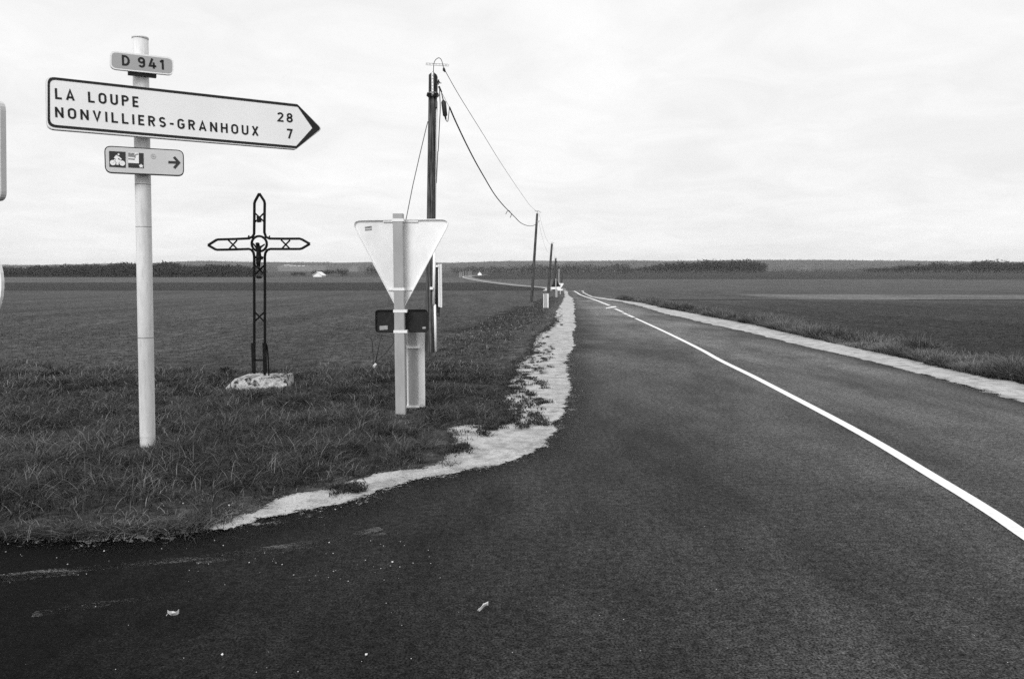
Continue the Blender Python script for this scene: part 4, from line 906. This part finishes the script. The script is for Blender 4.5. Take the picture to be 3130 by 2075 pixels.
# conduit, cable guard, board
P1 = lambda x, y, dy=0: atY(*Zt(x, y), Y1+dy)
m_ = MB(); a = Q(495, 790); m_.tube([P1(640, 345), lerp(P1(640,345), (a[0],Y1,a[2]), .5), (a[0], Y1, a[2])], .020, 8); m_.build('conduit', 'plate_light', tp1, True)
m_ = MB(); a, b_ = P1(638, 330, -.05), P1(634, 718, -.05); m_.tube([b_, a], .034, 8, flat=.8); m_.build('cable_guard', 'white_plastic', tp1, True)
m_ = MB(); m_.tube([P1(651, 1050, -.04), P1(643, 716, -.04)], .026, 8); m_.build('cable_guard', 'white_plastic', tp1, True)
m_ = MB(); c_ = P1(620, 602, -.1); m_.box(c_, (.06, .05, .05)); m_.build('saddle_clip', 'clamp', tp1); m_ = MB(); m_.box(P1(656, 446, -.02), (.05,.05,.04)); m_.build('saddle_clip', 'clamp', tp1)
m_ = MB(); m_.tube([P1(657, 450), P1(655, 740)], .030, 8); m_.build('riser_cable', 'rubber', tp1, True)
a, b_ = P1(666, 433, .0), P1(693, 735, .0); bd = MB(); w_ = P1(690, 500)[0]-P1(668, 500)[0]
for k, dx_ in enumerate((0, .5, 1)):
    pass
bd.box((P1(673,585)[0], Y1+.05, (a[2]+b_[2])/2), (w_*.46, .12, a[2]-b_[2])); bd.box((P1(687,585)[0], Y1+.05, (a[2]+b_[2])/2), (w_*.46, .13, (a[2]-b_[2])*1.01)); bo_ = bd.build('marker_board', 'white_plastic', tp1)
m_ = MB(); m_.tube([P1(663, 735), P1(655, 790), P1(672, 803), P1(676, 740)], .014, 6); m_.tube([P1(668,732), P1(666,775)], .03, 6); m_.build('hanging_hook', 'rubber', bo_)
# jointing sleeve and the loops hanging from the head
m_ = MB(); m_.tube([Q(530,548), Q(575,640)], [.022,.014], 8); m_.build('cable_grip', 'rubber', tp1, True)
m_ = MB(); m_.tube([Q(570,640), Q(598,760), Q(606,800), Q(630,1010), Q(634,1030), Q(642,1078)], [.008,.012,.050,.046,.020,.014], 10); m_.build('joint_sleeve', 'rubber', tp1, True)
m_ = MB(); m_.tube(spline([Q(642,1075), Q(652,1100), Q(668,1105), Q(678,1080), Q(700,880)], 5), .008, 6); m_.build('cable_loop', 'cable', tp1, True)
m_ = MB(); m_.tube(spline([Q(540,560), Q(545,700), Q(552,900), Q(540,1150), Q(520,1560), atY(1338,470,Y1), atY(1334,560,Y1)], 6), .009, 6); m_.build('down_cable', 'cable', tp1, True)

b2 = G(1624.5, 922); t2 = atY(1642, 653, b2[1]); p2_ = telegraph(b2, t2, 6.4/F*b2[1]*.75, 3.4/F*b2[1], 'second telegraph pole in the line, leaning towards the road')
def small_arm(o, top, px, py, D, w=14):
    m_ = MB(); c_ = top; m_.tube([c_+np.array([-.16,0,.16]), c_+np.array([.10,0,.17]), c_+np.array([.26,-.05,.04])], .014, 6); m_.tube([c_, c_+np.array([0,0,.16])], .02, 6); m_.build('top_bracket', 'wire', o)
    m_ = MB(); m_.tube([c_+np.array([-.02,-.1,-.55]), c_+np.array([.16,-.1,-.5])], .035, 6); m_.build('hook_bracket', 'alu_dull', o)
small_arm(p2_, t2, 0, 0, b2[1])
D3 = 92.; b3 = np.array([atY(1675.5, 893, D3)[0], D3, float(prof(D3))]); t3 = atY(1687, 745, D3); p3_ = telegraph(b3, t3, .17, .12, 'third telegraph pole in the line, standing behind the squat delineator', n=10); small_arm(p3_, t3, 0, 0, D3)
D4 = 128.; b4 = np.array([atY(1692, 884, D4)[0], D4, float(prof(D4))]); t4 = atY(1698.5, 790, D4); p4_ = telegraph(b4, t4, .24, .15, 'fourth telegraph pole, rising behind the black triangle sign back', n=10)
m_ = MB(); c_ = lerp(b4, t4, .9); m_.box(c_+np.array([.12,-.1,0]), (.22, .2, .3)); m_.build('junction_box', 'rubber', p4_); small_arm(p4_, t4, 0, 0, D4)
D5 = 175.; b5 = np.array([atY(1713, 880, D5)[0], D5, float(prof(D5))]); t5 = atY(1718.5, 832, D5); p5_ = telegraph(b5, t5, .24, .18, 'farthest telegraph pole, half sunk in the dip beyond the crest', n=10); small_arm(p5_, t5, 0, 0, D5)
m_ = MB(); m_.tube([atY(1709,822,D5-3), atY(1708.5,852,D5-3), np.array([atY(1708,880,D5-3)[0], D5-3, float(prof(D5-3))-.2])], .12, 6); tag(m_.build('slim_post', 'alu_dull', loc=(atY(1708,880,D5-3)[0], D5-3, float(prof(D5-3)))), 'slim pale grey post standing close to the farthest telegraph pole', 'post')
# ------------------------------------------------------------------ wires
def wire(pts, r, label, mat='cable', name='overhead_wire', extra=None, k=10):
    m_ = MB(); m_.tube(spline(pts, k), r, 5)
    if extra: extra(m_)
    L = np.array(pts[0]); o = m_.build(name, mat, loc=tuple(L)); tag(o, label, 'wire', 'wires along the telegraph poles'); return o
def along(pa, pb, Ya, Yb, t_px):                     # points of a span that show at given pixels, depth running from pole to pole
    o = []
    for (x, y) in t_px:
        f_ = (x-pa[0])/(pb[0]-pa[0]); w_ = f_*Ya/(Ya*f_+Yb*(1-f_)); o.append(atY(x, y, Ya+(Yb-Ya)*w_))
    return o
up_px = [(1362,220),(1400,287),(1440,352),(1480,416),(1530,497),(1580,572),(1620,628),(1641,647)]
a_pts = [Q(442,330,-.02), Q(445,240), Q(455,170), Q(480,122), Q(528,93), Q(566,118), Q(590,185), Q(607,255)]
def slv(m_): m_.tube([Q(607,252), Q(612,285), Q(632,318)], [.018,.030,.014], 8)
wire(a_pts + along((1356,208), (1641,647), Y1, b2[1], up_px), .007, 'thin wire looping over the pointed pole top and dropping to the second pole', extra=slv)
lo_px = [(1390,366),(1420,430),(1450,489),(1480,542),(1510,592),(1535,624),(1558,648),(1575,665),(1590,680),(1608,689),(1622,691),(1634,688),(1643,680)]
ties = []
def tie(m_):
    c0_ = along((1373,330), (1643,680), Y1, b2[1], [(1558,648), (1562,655)])
    D_ = c0_[0][1]; m_.tube([atY(1546,655,D_), atY(1550,646,D_), atY(1557,645,D_), atY(1562,652,D_)], .016, 4); m_.tube([atY(1564,652,D_), atY(1562,660,D_), atY(1559,666,D_)], .016, 4)
wire([Q(700,880)] + along((1373,330), (1643,680), Y1, b2[1], lo_px), .016, 'thick sagging cable from the joint sleeve to the second pole with loose ties', extra=tie)
wire([Q(578,650), Q(640,770), Q(700,880)], .004, 'fine suspension strand holding the thick cable at the first pole')
for A_, B_, hh, lab in ((t2, t3, 0.12, 'faint wire from the second pole top to the third pole'), (t2, t3, -.52, 'faint lower cable from the second pole to the third pole'), (t3, t4, .1, 'faint wire from the third pole to the fourth pole'), (t4, t5, .1, 'faint wire from the fourth pole down to the farthest pole')):
    P_ = [lerp(A_, B_, k/8)+np.array([.1, 0, hh-(.9 if hh > 0 else 1.2)*4*(k/8)*(1-k/8)]) for k in range(9)]; wire(P_, .006, lab, k=3)
# stay wire of the first pole, down to its anchor in the grass
an = G(1146, 1128); sa = atY(1308, 372, Y1)
def anch(m_):
    pass
tt_ = [(1303,390),(1284,470),(1262,566),(1243,662),(1188,905),(1167,1015)]
pts = [sa]
for (x, y) in tt_:
    f_ = (y-372)/(1128-372); w_ = f_*Y1/(Y1*f_+an[1]*(1-f_)) ; w_ = f_*(1/an[1])/( (1/Y1)*(1-f_)+(1/an[1])*f_) ; pts.append(atY(x, y, Y1+(an[1]-Y1)*f_))
pts.append(an+np.array([0,0,.05]))
sw = empty('stay_wire', an); tag(sw, 'stay wire slanting from the first pole to its anchor in the grass', 'wire')
m_ = MB(); m_.tube(pts, .0085, 6); m_.build('strand', 'wire', sw, True)
AN = lambda x, y: atY(*Zt(x, y), an[1])
m_ = MB(); m_.tube(spline([AN(235,930), AN(300,940), AN(350,950), AN(352,985), AN(300,1055), AN(245,1110), AN(225,1150)], 5), .006, 5); m_.build('coil', 'cable', sw, True)
m_ = MB(); m_.tube(spline([AN(188,945), AN(203,985), AN(208,1080), AN(212,1150)], 5), .006, 5); m_.build('loose_end', 'cable', sw, True)
m_ = MB(); m_.tube([AN(268,925), AN(240,1050), AN(222,1140)], .006, 5); m_.build('turn', 'cable', sw, True)
m_ = MB(); m_.tube([AN(212,1190), AN(218,1150), AN(230,1132)], [.022,.028,.02], 8); m_.build('anchor_eye', 'alu', sw, True)

# ------------------------------------------------------------------ cluster of signs down the road
Zf = zoom(1660, 760, 240/1882)
def back_sign(base_px, tri_px, mat, label, post_px, rimmat, thick=.03):
    bs = G(*base_px); Yb = bs[1]; o = empty('road_sign', bs); tag(o, label, 'road sign')
    fr_ = (np.array([0, Yb+.05, 0]), np.array([1.,0,0]), np.array([0,0,1.]), np.array([0,-1.,0])); U_ = lambda x, y: uv(fr_, *Zf(x, y))
    outl_ = rounded([U_(*p) for p in tri_px], .05, 4); tp_ = MB().slab(outl_, fr_, -thick, 0).build('triangle_plate', mat, o)
    MB().ring(outl_, inset(outl_, .03), fr_, .004).build('rim', rimmat, tp_)
    a = atY(*Zf(*post_px), Yb); m_ = MB(); m_.box(((a[0]+bs[0])/2, Yb, (a[2]+bs[2]-.3)/2), (.055, .05, a[2]-bs[2]+.3)); m_.build('post', 'alu', o); return o, U_, fr_, Yb
o, U_, fr_, Yb = back_sign((1699.5,903), [(196,910),(420,906),(305,715)], 'sign_black', 'black-backed warning triangle sign on pale post down the road', (303,722), 'sign_black')
m_ = MB(); m_.slab(rounded([U_(188,922), U_(425,915), U_(425,965), U_(192,978)], .04, 3), fr_, -.03, 0); m_.build('lower_plate', 'bright_metal', o)
o, U_, fr_, Yb = back_sign((1711,899), [(370,825),(500,832),(425,960)], 'bright_metal', 'pale-backed inverted triangle sign beside the black-backed triangle', (428,826), 'clamp')
m_ = MB(); m_.slab(rounded([U_(340,965), U_(468,965), U_(468,1005), U_(345,1005)], .05, 4), fr_, .06, .09); m_.build('lower_plate', 'clamp', o)
bs = G(1701, 909); bl = empty('roadside_delineator', bs); tag(bl, 'short grey delineator post under the black-backed triangle sign', 'delineator')
m_ = MB(); a = atY(*Zf(315,975), bs[1]); m_.box((bs[0], bs[1]-.05, (a[2]+bs[2])/2-.1), (.13, .10, a[2]-bs[2]+.2)); m_.build('post', 'alu_dull', bl)
m_ = MB(); m_.box((bs[0], bs[1], (a[2]+bs[2])/2-.1), (.17, .05, a[2]-bs[2]+.18)); m_.build('board', 'plate_light', bl)

# ------------------------------------------------------------------ far details: barn, marker posts, cottage
DB = 660.; bb = atY(970, 843, DB); bn = empty('barn', (bb[0], DB, float(prof(DB)))); tag(bn, 'small barn with bright white pitched roof beyond the striped fields', 'barn')
w_ = 30/F*DB; zr = atY(970, 832, DB)[2]; ze = atY(970, 842, DB)[2]; zb = float(prof(DB))-.3; x0 = bb[0]
m_ = MB(); m_.add([(x0-w_/2+.6, DB, zb), (x0+w_/2-.6, DB, zb), (x0+w_/2-.6, DB, ze), (x0, DB, zr-.1), (x0-w_/2+.6, DB, ze), (x0-w_/2+.6, DB+14, zb), (x0+w_/2-.6, DB+14, zb), (x0+w_/2-.6, DB+14, ze), (x0, DB+14, zr-.1), (x0-w_/2+.6, DB+14, ze)], [(0,1,2,3,4),(9,8,7,6,5),(0,5,6,1),(1,6,7,2),(4,9,5,0)]); m_.build('wall', 'white_wall', bn)
m_ = MB(); m_.add([(x0-w_/2, DB-.6, ze-.1), (x0, DB-.6, zr+.1), (x0+w_/2, DB-.6, ze-.1), (x0-w_/2, DB+14.6, ze-.1), (x0, DB+14.6, zr+.1), (x0+w_/2, DB+14.6, ze-.1), (x0-w_/2, DB-.6, ze+.15), (x0, DB-.6, zr+.35), (x0+w_/2, DB-.6, ze+.15), (x0-w_/2, DB+14.6, ze+.15), (x0, DB+14.6, zr+.35), (x0+w_/2, DB+14.6, ze+.15)], [(0,1,7,6),(1,2,8,7),(6,7,10,9),(7,8,11,10),(3,9,10,4),(4,10,11,5),(0,6,9,3),(2,5,11,8)]); m_.build('roof', 'white_wall', bn)
for i, (x, y0_, y1_) in enumerate(((1404,833,845),(1407,829,847),(1411,832,843),(1416,828,846),(1424,827,842),(1431,829,842),(1436,824,842),(1440,828,840))):
    D_ = 640.+i*6; a = atY(x, y0_, D_); zb = float(prof(D_)); m_ = MB(); m_.tube([(a[0], D_, zb-.2), (a[0], D_, a[2])], [.20, .13], 6); tag(m_.build('bend_marker_post', 'plate_yellow', loc=(a[0], D_, zb)), 'pale upright marker post on the outside of the far bend', 'post', 'marker posts at the far bend')
DH = 745.; a = atY(1466, 838, DH); ht_ = empty('cottage', (a[0], DH, float(prof(DH)))); tag(ht_, 'tiny white cottage gable beside the far end of the road', 'house')
zb = float(prof(DH))-.3; zr = atY(1466, 831.5, DH)[2]; m_ = MB(); w_ = 1.7; zm = zr-1.6
m_.add([(a[0]-w_, DH, zb), (a[0]+w_, DH, zb), (a[0]+w_, DH, zm), (a[0], DH, zr), (a[0]-w_, DH, zm), (a[0]-w_, DH+5, zb), (a[0]+w_, DH+5, zb), (a[0]+w_, DH+5, zm), (a[0], DH+5, zr), (a[0]-w_, DH+5, zm)], [(0,1,2,3,4),(9,8,7,6,5),(0,5,6,1),(1,6,7,2),(4,9,5,0)]); m_.build('wall', 'white_wall', ht_)
m_ = MB(); m_.add([(a[0]-w_-.2, DH-.1, zm-.1), (a[0], DH-.1, zr+.15), (a[0]+w_+.2, DH-.1, zm-.1), (a[0]-w_-.2, DH+5.1, zm-.1), (a[0], DH+5.1, zr+.15), (a[0]+w_+.2, DH+5.1, zm-.1)], [(0,1,4,3),(1,2,5,4)]); m_.build('roof', 'dark_roof', ht_)
for i, (x, y) in enumerate(((872,812),(880,811),(890,812.5),(902,813),(915,814),(928,813.5))):
    D_ = 1700.+20*i; a = atY(x, y, D_); m_ = MB(); w_ = rng.uniform(2.2, 3.6); h_ = 2.0
    o = empty('hamlet_house', (a[0], D_, a[2]-2)); tag(o, 'tiny pale house of the hamlet on the far slope', 'house', 'hamlet houses on the far slope')
    m_.box((a[0], D_, a[2]-1.0+h_), (2*w_, 5, 2.4)); m_.build('wall', 'plate_light', o)
    r_ = MB(); r_.add([(a[0]-w_-.3, D_-3, a[2]+2), (a[0], D_-3, a[2]+4), (a[0]+w_+.3, D_-3, a[2]+2), (a[0]-w_-.3, D_+3, a[2]+2), (a[0], D_+3, a[2]+4), (a[0]+w_+.3, D_+3, a[2]+2)], [(0,1,4,3),(1,2,5,4),(0,2,1),(3,4,5)]); r_.build('roof', 'dark_roof', o)

# ------------------------------------------------------------------ the damp air over the plain
hb = MB(); hb.box((0, 2100, 28), (15000, 4500, 76)); m = bpy.data.materials.new('haze'); m.use_nodes = True; t = m.node_tree; t.nodes.clear()
vo = t.nodes.new('ShaderNodeVolumePrincipled'); vo.inputs['Color'].default_value = (.9, .9, .9, 1); vo.inputs['Density'].default_value = .00009; vo.inputs['Anisotropy'].default_value = 0.0
oo = t.nodes.new('ShaderNodeOutputMaterial'); t.links.new(vo.outputs[0], oo.inputs['Volume']); M['haze'] = m
tag(hb.build('haze', 'haze'), 'thin pale haze over the plain', 'haze', kind='stuff')
